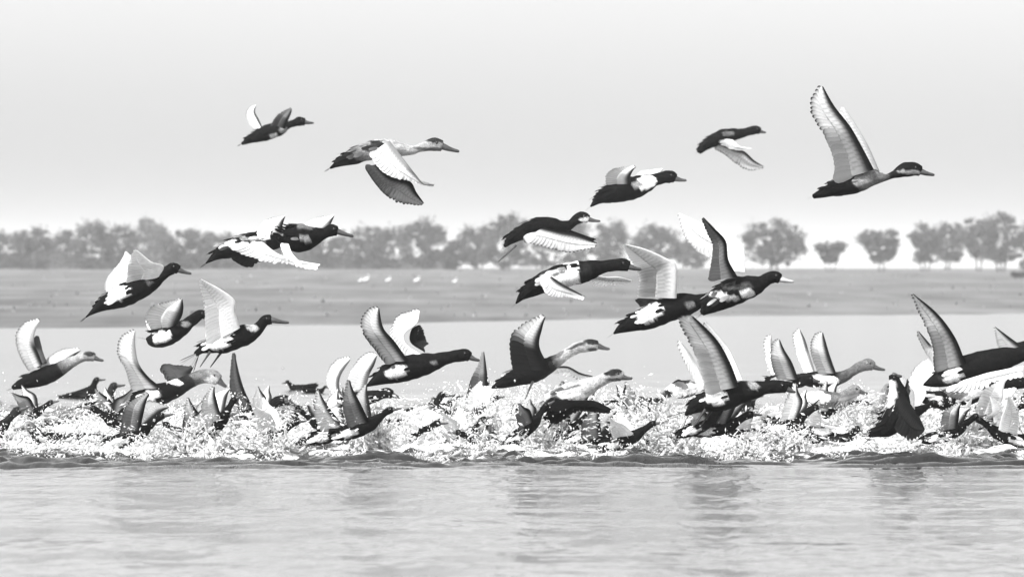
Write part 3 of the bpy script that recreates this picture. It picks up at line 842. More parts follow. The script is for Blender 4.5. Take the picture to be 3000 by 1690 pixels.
duck('low duck with white flank oval, tall pale wing and feathered dark wing', R5, 44,
     [(1000, 895, 6), (1060, 850, 30), (1150, 800, 68), (1250, 770, 92), (1360, 740, 92), (1460, 705, 80), (1560, 655, 62), (1650, 610, 52), (1740, 585, 54), (1810, 590, 58), (1860, 620, 44)], (1930, 680),
     [dict(side=1, z=(.05, .1, .15), lead=[(1370, 680), (1260, 590), (1180, 480), (1150, 340), (1150, 190)], trail=[(1110, 700), (1060, 520), (995, 400), (1000, 300), (1050, 225), (1145, 180)], t=[[.02, .5, .3], [.3, .88, .05]], n=22),
      dict(side=-1, z=(.05, .08, .1), lead=[(1600, 640), (1620, 560), (1640, 510)], trail=[(1440, 640), (1390, 550), (1370, 495), (1640, 500)], t=[[.05, .08, .03], [.03, .06, .02]], n=14)],
     [(1250, 770, 122, 50, -30, .62), (1800, 610, 60, 35, 0, .4), (1480, 630, 80, 22, 10, .8), (1700, 580, 90, 26, 0, .12)],
     ((0, .012), (.6, .015), (.8, .06), (.9, .16), (1, .16)), fan=(.4, .08))
duck('black duck running low under the tall white wing with narrow dark wing upright', R6, 50,
     [(325, 1025, 8), (360, 970, 42), (410, 930, 52), (470, 905, 48), (520, 880, 36), (565, 860, 34), (615, 850, 38), (655, 865, 30)], (725, 900),
     [dict(side=1, z=(.05, .1, .14), lead=[(370, 900), (310, 780), (265, 640), (228, 470)], trail=[(270, 930), (205, 830), (190, 700), (200, 590), (225, 470)], t=[[.02, .12, .04], [.03, .12, .04]], n=18)],
     [(430, 890, 40, 20, 0, .15), (640, 850, 30, 20, 0, .12)])
duck('dark duck turned away in the spray below the triangular white wing', R6, 47,
     [(205, 1130, 10), (185, 1080, 30), (165, 1030, 45), (155, 985, 42), (165, 950, 24), (160, 925, 26)], (150, 890), (), (), BLK)
# ---- centre
duck('big black duck in the centre with both pale wings curled upward', R6, 41,
     [(1250, 742, 6), (1310, 705, 34), (1400, 660, 70), (1500, 625, 90), (1600, 595, 96), (1700, 575, 84), (1790, 548, 56), (1870, 525, 42), (1950, 508, 42), (2010, 500, 46), (2050, 515, 34)], (2130, 545),
     [dict(side=1, z=(.06, .12, .16), lead=[(1570, 540), (1470, 400), (1380, 290), (1345, 128)], trail=[(1390, 560), (1290, 430), (1215, 320), (1205, 220), (1260, 140), (1345, 125)], t=[[.02, .45, .06], [.03, .85, .03]], n=20),
      dict(side=-1, z=(.05, .1, .14), lead=[(1700, 520), (1560, 420), (1545, 340), (1640, 260), (1665, 150)], trail=[(1560, 480), (1450, 360), (1450, 260), (1510, 180), (1660, 140)], t=[[.85, .85, .3], [.8, .88, .06]], n=20),
      dict(side=-1, z=(.12, .16, .2), lead=[(1700, 480), (1590, 400), (1600, 300), (1660, 265)], trail=[(1690, 420), (1700, 360), (1690, 300), (1665, 268)], t=DARKW, n=8)],
     [(1485, 628, 90, 48, -18, .55), (1770, 560, 28, 20, 0, .12)])
duck('duck lifting from spray left of centre with white crescent wing', R6, 47,
     [(965, 935, 6), (1010, 905, 26), (1080, 870, 56), (1160, 855, 66), (1240, 840, 60), (1310, 820, 42), (1360, 805, 34), (1410, 795, 38), (1450, 805, 30)], (1525, 835),
     [dict(side=1, z=(.05, .09, .12), lead=[(1090, 830), (1040, 760), (1050, 660), (1130, 530)], trail=[(990, 800), (940, 700), (960, 600), (1030, 525), (1130, 510)], t=[[.1, .88, .5], [.1, .88, .06]], n=18),
      dict(side=-1, z=(.03, .08, .12), lead=[(1240, 790), (1270, 660), (1310, 580), (1335, 500)], trail=[(1070, 820), (1120, 640), (1180, 540), (1260, 475), (1335, 490)], t=[[.1, .5, .6], [.05, .75, .1]], n=18)],
     [(1170, 878, 100, 42, -24, .85)])
duck('duck with both white wings swept low over the churned water', R6, 43,
     [(1160, 1090, 12), (1200, 1040, 45), (1260, 1020, 58), (1330, 1010, 60), (1390, 1020, 48), (1430, 1040, 30)], (1480, 1060),
     [dict(side=1, z=(.05, .15, .25), lead=[(1330, 970), (1440, 930), (1560, 940), (1700, 1040)], trail=[(1300, 1010), (1430, 985), (1560, 1010), (1700, 1060)], t=[[.85, .85, .15], [.85, .8, .06]], n=16),
      dict(side=-1, z=(.05, .1, .15), lead=[(1290, 970), (1200, 1040), (1120, 1050), (1070, 990)], trail=[(1300, 1020), (1220, 1080), (1130, 1100), (1070, 1000)], t=WHITE, n=14)],
     [(1370, 1010, 16, 16, 0, .4)])
duck('duck seen from behind with one narrow dark wing straight up', R7, 47,
     [(230, 960, 10), (235, 900, 55), (255, 850, 75), (285, 800, 70), (310, 760, 50), (330, 730, 36)], (350, 700),
     [dict(side=1, z=(.04, .08, .1), lead=[(360, 820), (340, 680), (325, 560), (310, 465)], trail=[(170, 850), (200, 720), (250, 600), (305, 465)], t=[[.02, .1, .05], [.03, .25, .3]], n=14)],
     [(230, 780, 30, 26, 0, .4), (250, 870, 30, 20, 0, .5), (250, 800, 14, 14, 0, .02)])
duck('black bodied duck with long pale neck and tall dark fanned wing', R7, 44,
     [(370, 755, 8), (430, 728, 32), (520, 690, 58), (620, 655, 78), (720, 620, 82), (800, 585, 66), (880, 540, 44), (960, 485, 38), (1040, 445, 42), (1120, 425, 46), (1190, 428, 36)], (1290, 458),
     [dict(side=1, z=(.06, .1, .15), lead=[(830, 620), (740, 440), (760, 300), (790, 195)], trail=[(530, 620), (510, 470), (515, 350), (590, 270), (700, 210), (785, 190)], t=[[.012, .03, .05], [.012, .6, .06]], n=16),
      dict(side=-1, z=(.05, .15, .2), lead=[(860, 590), (960, 590), (1060, 640), (1160, 665)], trail=[(830, 640), (930, 640), (1040, 690), (1150, 690)], t=[[.05, .8, .8], [.04, .8, .1]], n=12)],
     [(1150, 398, 70, 22, 5, .015), (1030, 428, 80, 16, -22, .04), (1150, 460, 40, 14, 0, .04), (1040, 470, 60, 10, 0, .2)],
     ((0, .012), (.45, .02), (.58, .04), (.68, .28), (1, .2)), feet=[(690, 700, 660, 770, .03)])
duck('pale headed duck with black wing held low across white spray', R7, 42,
     [(700, 940, 10), (760, 900, 45), (850, 850, 76), (950, 810, 84), (1050, 775, 76), (1140, 735, 56), (1210, 700, 40), (1280, 665, 44), (1340, 655, 46), (1380, 670, 34)], (1465, 682),
     [dict(side=1, z=(.1, .18, .25), lead=[(830, 830), (960, 850), (1140, 850), (1230, 880), (1310, 925)], trail=[(740, 980), (850, 1030), (970, 940), (1120, 940), (1230, 945), (1305, 935)], t=[[.012, .015, .02], [.015, .02, .03]], n=18),
      dict(side=-1, lead=[(1000, 720), (1100, 690), (1190, 720)], trail=[(900, 790), (1040, 740), (1190, 740)], t=WHITE, n=10)],
     [(1310, 635, 75, 26, -10, .015), (1320, 690, 70, 14, 0, .08), (880, 870, 130, 60, -20, .015), (990, 815, 110, 24, 0, .88), (930, 760, 130, 14, -15, .05)],
     ((0, .25), (.4, .45), (.7, .32), (1, .24)), feet=[(900, 960, 800, 1070, .05), (880, 900, 860, 1040, -.03)])
duck('grey duck low behind the tail of the big right hand duck', R8, 47,
     [(380, 760, 10), (350, 765, 45), (290, 765, 66), (220, 770, 62), (170, 780, 42), (130, 790, 26)], (95, 800),
     [dict(side=1, lead=[(300, 740), (240, 690), (190, 710)], trail=[(340, 780), (280, 760), (200, 740)], t=[[.03, .5, .4], [.03, .3, .1]], n=10)],
     [(230, 700, 60, 26, -10, .02), (300, 830, 90, 26, -15, .02), (140, 800, 45, 30, 0, .015)], ((0, .5), (1, .4)))
duck('big black duck with towering broad wing right of centre', R8, 40,
     [(285, 965, 10), (340, 915, 45), (420, 870, 74), (520, 845, 92), (620, 820, 98), (720, 790, 84), (820, 770, 60), (900, 755, 44), (970, 745, 46), (1030, 745, 46), (1070, 760, 34)], (1140, 790),
     [dict(side=1, z=(.08, .14, .2), lead=[(700, 740), (630, 560), (540, 400), (440, 290), (330, 190)], trail=[(440, 800), (400, 640), (350, 480), (270, 320), (225, 200), (325, 190)], t=[[.015, .45, .7], [.02, .75, .06]], n=22),
      dict(side=-1, z=(.05, .1, .15), lead=[(460, 740), (400, 640), (330, 500), (235, 380)], trail=[(400, 740), (320, 620), (250, 500), (222, 400), (235, 380)], t=[[.5, .85, .3], [.3, .85, .1]], n=12),
      dict(side=-1, z=(.08, .14, .2), lead=[(730, 700), (660, 540), (600, 430), (430, 230)], trail=[(600, 700), (560, 540), (480, 400), (420, 235)], t=[[.85, .7, .5], [.5, .5, .1]], n=12)],
     [(525, 828, 88, 52, -12, .82), (810, 735, 50, 28, 20, .2)], fan=(.5, .12), feet=[(440, 920, 395, 985, .04), (500, 910, 455, 975, -.04)])
duck('duck with a pair of slim upright wings right of the towering wing', R8, 46,
     [(900, 700, 10), (950, 705, 30), (1020, 715, 46), (1090, 720, 48), (1150, 715, 40), (1200, 700, 34), (1240, 690, 34), (1270, 690, 26)], (1330, 705),
     [dict(side=1, z=(.04, .08, .12), lead=[(1160, 690), (1110, 560), (1050, 460), (1010, 372)], trail=[(990, 680), (950, 580), (940, 480), (960, 400), (1005, 370)], t=[[.02, .35, .1], [.03, .75, .04]], n=16),
      dict(side=-1, z=(.04, .08, .12), lead=[(1060, 690), (1000, 580), (960, 460), (950, 340)], trail=[(980, 670), (920, 560), (890, 440), (905, 360), (950, 338)], t=[[.3, .8, .3], [.2, .8, .06]], n=14)],
     [(1050, 700, 60, 26, 0, .3)])
duck('grey headed duck lifting with two narrow parallel wings upright', R8, 47,
     [(1120, 720, 8), (1170, 700, 34), (1250, 690, 56), (1340, 690, 62), (1430, 690, 58), (1510, 665, 42), (1580, 625, 32), (1640, 590, 38), (1700, 575, 44), (1740, 590, 32)], (1835, 618),
     [dict(side=1, z=(.04, .08, .12), lead=[(1450, 640), (1400, 500), (1370, 400), (1345, 318)], trail=[(1310, 640), (1260, 520), (1250, 400), (1290, 335), (1340, 318)], t=[[.03, .4, .3], [.03, .8, .03]], n=16),
      dict(side=-1, z=(.04, .08, .12), lead=[(1290, 640), (1240, 480), (1210, 380), (1165, 292)], trail=[(1210, 640), (1150, 500), (1115, 400), (1120, 330), (1160, 290)], t=[[.2, .85, .5], [.06, .85, .08]], n=16)],
     [(1370, 688, 105, 34, 8, .85), (1690, 560, 50, 24, 0, .1), (1220, 690, 40, 40, 0, .015)], ((0, .02), (.4, .02), (.6, .06), (1, .12)))
duck('duck flapping low toward the camera with broad white wings spread', R8, 43,
     [(1180, 1060, 12), (1120, 1055, 45), (1050, 1040, 58), (980, 1030, 50), (930, 1010, 34), (900, 990, 30)], (860, 980),
     [dict(side=1, z=(.05, .12, .2), lead=[(1040, 960), (1180, 950), (1340, 1030), (1550, 1070)], trail=[(980, 1010), (1160, 1010), (1330, 1080), (1540, 1090)], t=WHITE, n=16),
      dict(side=-1, z=(.04, .1, .15), lead=[(1010, 900), (930, 900), (830, 980), (720, 1060)], trail=[(1010, 960), (930, 990), (850, 1050), (725, 1070)], t=[[.7, .85, .85], [.75, .85, .7]], n=16),
      dict(side=-1, z=(.1, .15, .2), lead=[(1130, 860), (1220, 870), (1300, 950), (1420, 1040)], trail=[(1120, 900), (1200, 920), (1290, 990), (1410, 1050)], t=WHITE, n=10)],
     [])
duck('white bellied duck low in the spray between the parallel wings and foam', R8, 44,
     [(1180, 880, 8), (1240, 850, 45), (1320, 840, 64), (1410, 850, 66), (1490, 840, 48), (1540, 800, 34), (1590, 770, 38), (1630, 780, 30)], (1700, 800),
     [dict(side=1, lead=[(1500, 830), (1560, 800), (1640, 790)], trail=[(1400, 880), (1500, 900), (1620, 830)], t=[[.1, .25, .1], [.1, .2, .05]], n=10)],
     [(1310, 825, 95, 48, -5, .85), (1480, 840, 60, 50, 0, .12)], ((0, .015), (.6, .1), (1, .15)))
# ---- right
duck('black duck rearing almost upright on the spray with pale breast', R9, 40,
     [(350, 1155, 8), (410, 1130, 34), (490, 1085, 72), (545, 1010, 88), (565, 930, 78), (558, 860, 62), (545, 800, 46), (532, 755, 36), (528, 722, 32)], (590, 730),
     [dict(side=1, z=(.05, .1, .12), lead=[(590, 850), (650, 930), (710, 1020), (750, 1110)], trail=[(500, 1000), (540, 1110), (620, 1180), (690, 1170), (750, 1115)], t=DARKW, n=14),
      dict(side=-1, z=(.05, .08, .1), lead=[(570, 860), (610, 800), (625, 745)], trail=[(560, 920), (640, 860), (628, 750)], t=[[.03, .1, .1], [.03, .2, .1]], n=8)],
     [(500, 850, 48, 95, 5, .5)],
     fan=(.5, .07))
duck('big duck at right with tall pointed wing and white flank', R9, 41,
     [(740, 790, 8), (800, 770, 40), (880, 740, 66), (980, 700, 88), (1090, 665, 96), (1200, 635, 94), (1310, 605, 74), (1400, 585, 50), (1480, 560, 42), (1560, 545, 44), (1600, 555, 34)], (1700, 580),
     [dict(side=1, z=(.06, .12, .18), lead=[(1040, 640), (960, 450), (830, 280), (650, 135)], trail=[(810, 700), (800, 520), (750, 380), (690, 250), (650, 135)], t=[[.015, .35, .1], [.02, .85, .03]], n=22),
      dict(side=-1, z=(.05, .1, .12), lead=[(900, 640), (800, 520), (700, 405)], trail=[(830, 660), (740, 540), (695, 440), (700, 405)], t=[[.5, .6, .3], [.05, .4, .05]], n=12),
      dict(side=1, z=(.1, .2, .3), lead=[(1040, 760), (1180, 710), (1320, 680), (1460, 650)], trail=[(880, 840), (1020, 830), (1240, 770), (1460, 720)], t=WHITE, n=16)],
     [(940, 722, 80, 52, -25, .82), (860, 720, 30, 60, 0, .015)])
duck('duck low at right with mottled body and curled white wing behind', R9, 43,
     [(690, 880, 10), (750, 885, 40), (830, 895, 62), (930, 900, 72), (1040, 870, 70), (1150, 840, 62), (1250, 805, 52), (1340, 785, 42), (1420, 775, 42), (1460, 785, 32)], (1530, 800),
     [dict(side=-1, z=(.05, .1, .15), lead=[(860, 850), (850, 760), (850, 680), (770, 605)], trail=[(690, 870), (615, 850), (640, 730), (690, 650), (770, 605)], t=[[.5, .85, .5], [.4, .88, .2]], n=18),
      dict(side=1, z=(.08, .12, .16), lead=[(1060, 850), (980, 800), (900, 820)], trail=[(1000, 900), (920, 880), (880, 830)], t=[[.5, .6, .1], [.3, .5, .1]], n=10)],
     [(1080, 860, 100, 26, -18, .55), (820, 885, 50, 24, 0, .45), (1210, 820, 60, 20, -15, .45)])
duck('duck cut by the right edge with small white pointed wing', R9, 46,
     [(1240, 600, 8), (1300, 580, 36), (1380, 565, 60), (1470, 545, 64), (1560, 520, 48), (1640, 490, 36), (1700, 470, 38), (1740, 480, 28)], (1800, 490),
     [dict(side=1, lead=[(1470, 540), (1370, 470), (1240, 375)], trail=[(1300, 590), (1260, 500), (1238, 380)], t=[[.05, .85, .5], [.04, .88, .1]], n=12)], ())
# ---- small ducks on the water behind the flock and in the spray
lr = random.Random(23)
def low(label, px, py, D, k=1.0, face=1, tones=BLK, rot=0.0, patches=(), up=0.0, wt=None):
    """a duck on the water or running off it: px, py = its waterline in the photo, rot = tilt of the body, up = height of the raised wings"""
    run = rot >= 10 and D < 46.5
    if run:
        D = lr.uniform(41.3, 43.6) if D < 45.9 else lr.uniform(46, 48); up = max(up, .32) + lr.uniform(.02, .28); py -= 12; rot += lr.uniform(-6, 6)
    u = F * .46 / D * k; py += .035 * u
    P = [(-.46, -.15, .02), (-.38, -.11, .07), (-.2, -.07, .11), (0, -.06, .12), (.16, -.08, .105), (.25, -.14, .07), (.30, -.20, .05), (.36, -.255, .052), (.405, -.25, .04)]
    tipx = (.53, -.215)
    if run:
        P = [(-.44, -.10, .016), (-.36, -.10, .05), (-.22, -.09, .09), (-.04, -.09, .105), (.12, -.10, .09), (.24, -.13, .052), (.33, -.16, .038), (.42, -.185, .046), (.475, -.18, .036)]
        tipx = (.60, -.155)
    a = math.radians(rot); ca, sa = math.cos(a), math.sin(a)
    def at(x, z):
        x, z = x * ca + z * sa, -x * sa + z * ca
        return (px + face * x * u, py + z * u)
    b = [at(x, z) + (r * u,) for x, z, r in P]
    def pose(th, bend, up, sx):
        S_ = np.array([sx, -.14]); d1 = np.array([math.sin(th), -math.cos(th)]); d2 = np.array([math.sin(th - bend), -math.cos(th - bend)])
        k1, k2 = np.array([d1[1], -d1[0]]), np.array([d2[1], -d2[0]])
        W1 = S_ + d1 * up * .45; T1 = W1 + d2 * up * .6
        return ([at(*S_), at(*W1), at(*(W1 + d2 * up * .32 + k2 * .01)), at(*T1)], [at(sx - .30, -.11), at(*(W1 + k1 * .25)), at(*(W1 + d2 * up * .32 + k2 * .17)), at(*T1)])
    if run:
        wt = wt or lr.choice([[[.05, .85, .6], [.04, .9, .05]], [[.03, .5, .3], [.03, .8, .05]], WHITE, [[.02, .25, .1], [.03, .4, .04]]])
        th, be = math.radians(lr.uniform(-38, 42)), math.radians(lr.uniform(-10, 45))
        l1, t1 = pose(th, be, up, .13); l2, t2 = pose(th + math.radians(lr.uniform(12, 38)), be, up * lr.uniform(.8, 1), .17)
        W_ = [dict(side=1, lead=l1, trail=t1, t=wt, n=16), dict(side=-1, lead=l2, trail=t2, t=wt, n=14)]
        q = at(-.17, -.085); patches = list(patches) + [(q[0], q[1], .13 * u, .055 * u, -face * rot, lr.choice([.8, .6, .75]))]
    elif up > 0:
        wt = wt or [[.05, .7, .5], [.04, .8, .06]]
        W_ = [dict(side=1, lead=[at(.14, -.12), at(.06, -.12 - up * .5), at(-.1, -.12 - up)], trail=[at(-.2, -.1), at(-.26, -.12 - up * .45), at(-.12, -.12 - up)], t=wt, n=12),
              dict(side=-1, lead=[at(.2, -.12), at(.2, -.12 - up * .45), at(.1, -.12 - up * .9)], trail=[at(-.1, -.1), at(-.08, -.12 - up * .4), at(.08, -.12 - up * .9)], t=wt, n=12)]
    else:
        W_ = [dict(side=1, z=(.055, .06, .05), lead=[at(.12, -.13), at(-.1, -.17), at(-.4, -.14)], trail=[at(.1, -.03), at(-.12, -.05), at(-.39, -.12)], t=[[.03, .06, .1], [.03, .05, .03]], n=8)]
    duck(label, R0, D, b, at(*tipx), W_, patches, tones, fan=(.4, .06) if run else None)
low('far duck running low whose black head rises below the leftmost flying duck', 240, 1165, Dwater(1165), .8, 1, BLK, 18)
low('far duck with curved dark nape left of the tall pale crescent wing', 280, 1200, Dwater(1200), .95, 1, ((0, .3), (.6, .3), (.75, .04), (1, .04)), 20)
low('flat grey duck at the left edge well behind the spray', 50, 1212, Dwater(1212), .75, -1, ((0, .25), (1, .15)))
low('dark round backed duck between the left edge and the first spray', 196, 1262, Dwater(1262), .8, 1, ((0, .05), (1, .03)), 10)
low('upright necked duck cut by the left edge', -20, 1300, Dwater(1300), .9, 1, ((0, .03), (.6, .02), (1, .05)), 25)
low('long low swimming duck with grey cheek in the lower left corner of the flock', 185, 1310, Dwater(1310), 1.0, -1, ((0, .02), (.8, .015), (.9, .05), (1, .2)))
low('dark duck running out of the spray beneath the tail of the low left duck', 395, 1300, Dwater(1310), .8, 1, BLK, 25, (), .3)
low('small black duck swimming with raised head in front of the crescent wing duck', 855, 1310, Dwater(1310), .7, -1)
low('black duck with short raised wings in the spray left of centre', 990, 1290, Dwater(1300), .8, 1, BLK, 20, (), .35)
low('distant dark duck floating between the left and centre groups', 880, 1142, Dwater(1142), .55, -1)
low('distant dark duck floating right behind the crescent wing duck', 925, 1150, Dwater(1150), .4, 1)
low('dark headed duck behind the low swept white wing', 1235, 1215, Dwater(1225), .85, 1, ((0, .1), (.5, .3), (.75, .02), (1, .02)), 12)
low('small dark duck with head just right of the swept white wing', 1262, 1240, Dwater(1245), .6, 1)
low('black duck with white flicked up wings in the heavy spray below the narrow dark wing', 1355, 1310, Dwater(1318), .75, 1, BLK, 25, (), .3, [[.6, .85, .6], [.6, .85, .3]])
low('black duck diving into foam under the pale headed duck', 1570, 1318, Dwater(1318), .7, -1, ((0, .05), (1, .02)), -15)
low('black duck running with wings up in spray right of the foam', 1745, 1320, Dwater(1322), .8, 1, BLK, 20, (), .32)
low('small black duck floating alone in the gap right of centre', 1915, 1180, Dwater(1180), .45, 1)
low('dark duck half sunk in spray under the tail of the towering wing duck', 1945, 1310, Dwater(1315), .6, -1)
low('dark duck with raised pale wings under the broad white wings', 2250, 1330, Dwater(1330), .75, 1, ((0, .03), (1, .02)), 15, (), .3, [[.3, .8, .6], [.3, .8, .3]])
low('black duck swimming just left of the rearing duck', 2440, 1300, Dwater(1302), .7, 1)
low('black duck on the water behind the white splash at lower right', 2890, 1262, Dwater(1280), .9, 1, ((0, .05), (1, .02)), 12, (), .3)
low('dark duck half out of the frame at the right edge of the spray', 2985, 1300, Dwater(1302), .7, 1)
low('grey duck between the grey headed duck and the rearing duck', 2530, 1200, 47, .9, 1, ((0, .1), (.5, .3), (1, .1)), 10)

low('dark duck with flicked wings in the first spray left of the low left duck', 330, 1260, Dwater(1268), 0.66, 1, BLK, 30, (), 0.3)
low('dark duck low in spray under the running black duck', 600, 1292, Dwater(1300), 0.715, 1, BLK, 20, (), 0)
low('black duck with head up in thin spray left of the crescent wing duck', 850, 1254, Dwater(1262), 0.605, 1, BLK, 35, (), 0)
low('black duck springing from the spray under the crescent wing duck', 1065, 1277, Dwater(1285), 0.77, 1, BLK, 25, (), 0.3)
low('small black duck beneath the swept white wings', 1130, 1254, Dwater(1262), 0.66, 1, BLK, -5, (), 0)
low('small dark duck with raised wings left of the upright dark wing', 1300, 1207, Dwater(1215), 0.605, 1, BLK, 20, (), 0.3)
low('dark duck half covered by spray left of the pale headed duck', 1480, 1254, Dwater(1262), 0.715, 1, BLK, 30, (), 0)
low('black duck with raised wings in heavy foam right of the pale headed duck', 1660, 1292, Dwater(1300), 0.77, 1, BLK, 25, (), 0.35)
low('small far duck with wings up between the pale headed duck and the grey duck', 1650, 1197, Dwater(1205), 0.66, 1, BLK, 15, (), 0.3)
low('black duck with pale wings up below the lone floating duck', 1870, 1257, Dwater(1265), 0.715, 1, BLK, 30, (), 0.3)
low('dark duck under the belly of the towering wing duck', 2110, 1277, Dwater(1285), 0.77, 1, BLK, 10, (), 0)
low('dark duck behind the spray right of the towering wing duck', 2170, 1207, Dwater(1215), 0.66, 1, BLK, 15, (), 0)
low('dark duck with short raised wings left of the rearing duck', 2370, 1282, Dwater(1290), 0.715, -1, BLK, 10, (), 0.25)
low('dark duck with wings up just right of the rearing duck', 2720, 1254, Dwater(1262), 0.825, 1, BLK, 15, (), 0.3)
low('dark duck with wings up in the spray at the right edge', 2960, 1217, Dwater(1225), 0.77, 1, BLK, 20, (), 0.3)

low('grey faced dark duck crouching in the spray behind the tail of the low left duck', 345, 1262, 44, 0.713, -1, BLK, 15, (), 0)
low('black duck climbing steeply out of the spray left of the running black duck', 648, 1262, 44, 0.69, 1, BLK, 40, (), 0)
low('dark duck facing left in spray under the grey wing', 560, 1300, 44, 0.69, -1, BLK, 15, (), 0.25)
low('dark duck flapping in the spray below the bill of the running black duck', 800, 1300, 44, 0.69, 1, BLK, 20, (), 0.28)
low('small black duck facing left between the crescent wing duck and the foam', 940, 1270, 44, 0.6325, -1, BLK, 20, (), 0)
low('dark duck with low wings right below the swept white wings', 1205, 1300, 44, 0.713, 1, BLK, 12, (), 0.25)
low('dark duck facing left at the foot of the spray left of the pale headed duck', 1420, 1325, 44, 0.69, -1, BLK, 12, (), 0)
low('black duck rising in foam right below the black held wing', 1560, 1270, 44, 0.6325, 1, BLK, 35, (), 0)
low('dark duck pushing through the foam left of the towering wing duck', 1840, 1310, 44, 0.713, 1, BLK, 14, (), 0)
low('dark duck with ragged wings just beneath the tail feathers of the towering wing duck', 2070, 1262, 44, 0.69, 1, BLK, 25, (), 0.25)
low('dark duck facing left amid the broad white wings', 2160, 1290, 44, 0.69, -1, BLK, 15, (), 0)
low('black duck flapping between the broad white wings and the rearing duck', 2320, 1262, 44, 0.713, 1, BLK, 18, (), 0.28)
low('dark duck just below the mottled duck at right', 2660, 1235, 44, 0.69, 1, BLK, 12, (), 0)
low('dark duck flapping left of the lower right splash', 2790, 1290, 44, 0.69, 1, BLK, 22, (), 0.28)
low('dark duck facing left near the right edge', 2940, 1300, 44, 0.713, -1, BLK, 14, (), 0)

low('far duck flapping between the left edge and the round backed duck', 95, 1235, 46, 0.62, 1, BLK, 14, (), .3)
low('far duck lifting off behind the low left duck', 330, 1228, 46, 0.6, 1, BLK, 16, (), .3)
low('far dark duck facing left behind the spray under the grey headed duck', 455, 1240, 46, 0.6, -1, BLK, 12, (), .3)
low('far duck flapping low right of the running black duck', 770, 1225, 46, 0.6, 1, BLK, 15, (), .3)
low('far duck flapping under the tail of the big centre duck', 1010, 1235, 46, 0.55, 1, BLK, 18, (), .3)
low('far duck flapping between the upright dark wing and the long necked duck', 1400, 1222, 46, 0.6, 1, BLK, 14, (), .3)
low('far duck flapping right of the bill of the pale headed duck', 1720, 1240, 46, 0.6, 1, BLK, 16, (), .3)
low('far dark duck facing left near the lone floating duck', 1850, 1215, 46, 0.55, -1, BLK, 12, (), .3)
low('far duck flapping below the pair of slim upright wings', 2140, 1225, 46, 0.6, 1, BLK, 15, (), .3)
low('far duck flapping left of the rearing duck', 2420, 1232, 46, 0.6, 1, BLK, 14, (), .3)
low('far duck flapping right behind the rearing duck', 2640, 1225, 46, 0.6, 1, BLK, 16, (), .3)
low('far duck flapping behind the long white down stretched wing', 2850, 1215, 46, 0.6, 1, BLK, 14, (), .3)

# ------------------------------------------------------------------ spray
def octa(name, C, A, B, label):
    """small drops: C centres, A long half axes, B radii"""
    n = len(C); L = np.linalg.norm(A, axis=1); d = A / L[:, None]
    u = np.cross(d, nrs.randn(n, 3)); u /= np.linalg.norm(u, axis=1)[:, None]; v = np.cross(d, u)
    r = B[:, None]
    V = np.stack([C + A, C + u * r, C + v * r, C - u * r, C - v * r, C - A * 1.3], 1)
    F0 = np.array([[0, 1, 2], [0, 2, 3], [0, 3, 4], [0, 4, 1], [5, 2, 1], [5, 3, 2], [5, 4, 3], [5, 1, 4]])
    Fc = F0[None] + (np.arange(n) * 6)[:, None, None]
    o = link(name, fast_mesh(name, V.reshape(-1, 3), Fc.reshape(-1, 3), [M_SPRAY], True)); o['kind'] = 'stuff'; o['label'] = label

DROPS, LIG, CUR = [], [], []
def plume(px, D, hpx, wpx, n, lean=0.0, size=1.0):
    """spray thrown up from the water at pixel column px: n scales drops, filaments and torn sheets that fly on ballistic arcs"""
    k = D / F; x0 = (px - CX) * k; h, w = hpx * k, wpx * k
    na = max(3, n // 16)
    for s in range(na):
        bx, by = x0 + nrs.randn() * w * .45, D + abs(nrs.randn()) * w * .6
        L = h * (.12 + .88 * nrs.rand() ** 1.5)
        vx, vy = (nrs.randn() * .8 + lean) * L, nrs.randn() * .5 * L
        m = 34
        t = nrs.rand(m) * nrs.uniform(.7, 1.8); sp = .008 + .028 * t
        X = np.column_stack([bx + vx * t + nrs.randn(m) * sp, by + vy * t + nrs.randn(m) * sp, L * (2 * t - t * t) + nrs.randn(m) * sp])
        d = np.column_stack([np.full(m, vx), np.full(m, vy), L * (2 - 2 * t)]); d /= np.linalg.norm(d, axis=1)[:, None] + 1e-9
        rad = .0027 * size * np.exp(nrs.randn(m) * .5)
        ok = X[:, 2] > 0
        DROPS.append((X[ok], (d * (rad * (1 + 4 * nrs.rand(m) ** 2))[:, None])[ok], rad[ok]))
        if nrs.rand() < .3:
            LIG.append((bx, by, vx, vy, L, nrs.uniform(.0, 1.0), nrs.uniform(.12, .4), .0034 * size * math.exp(nrs.randn() * .4)))
    for s in range(max(2, n // 32)):
        CUR.append((x0 + nrs.randn() * w * .4, D + abs(nrs.randn()) * w * .5, w * nrs.uniform(.18, .5), h * nrs.uniform(.15, .65), lean + nrs.randn() * .5))

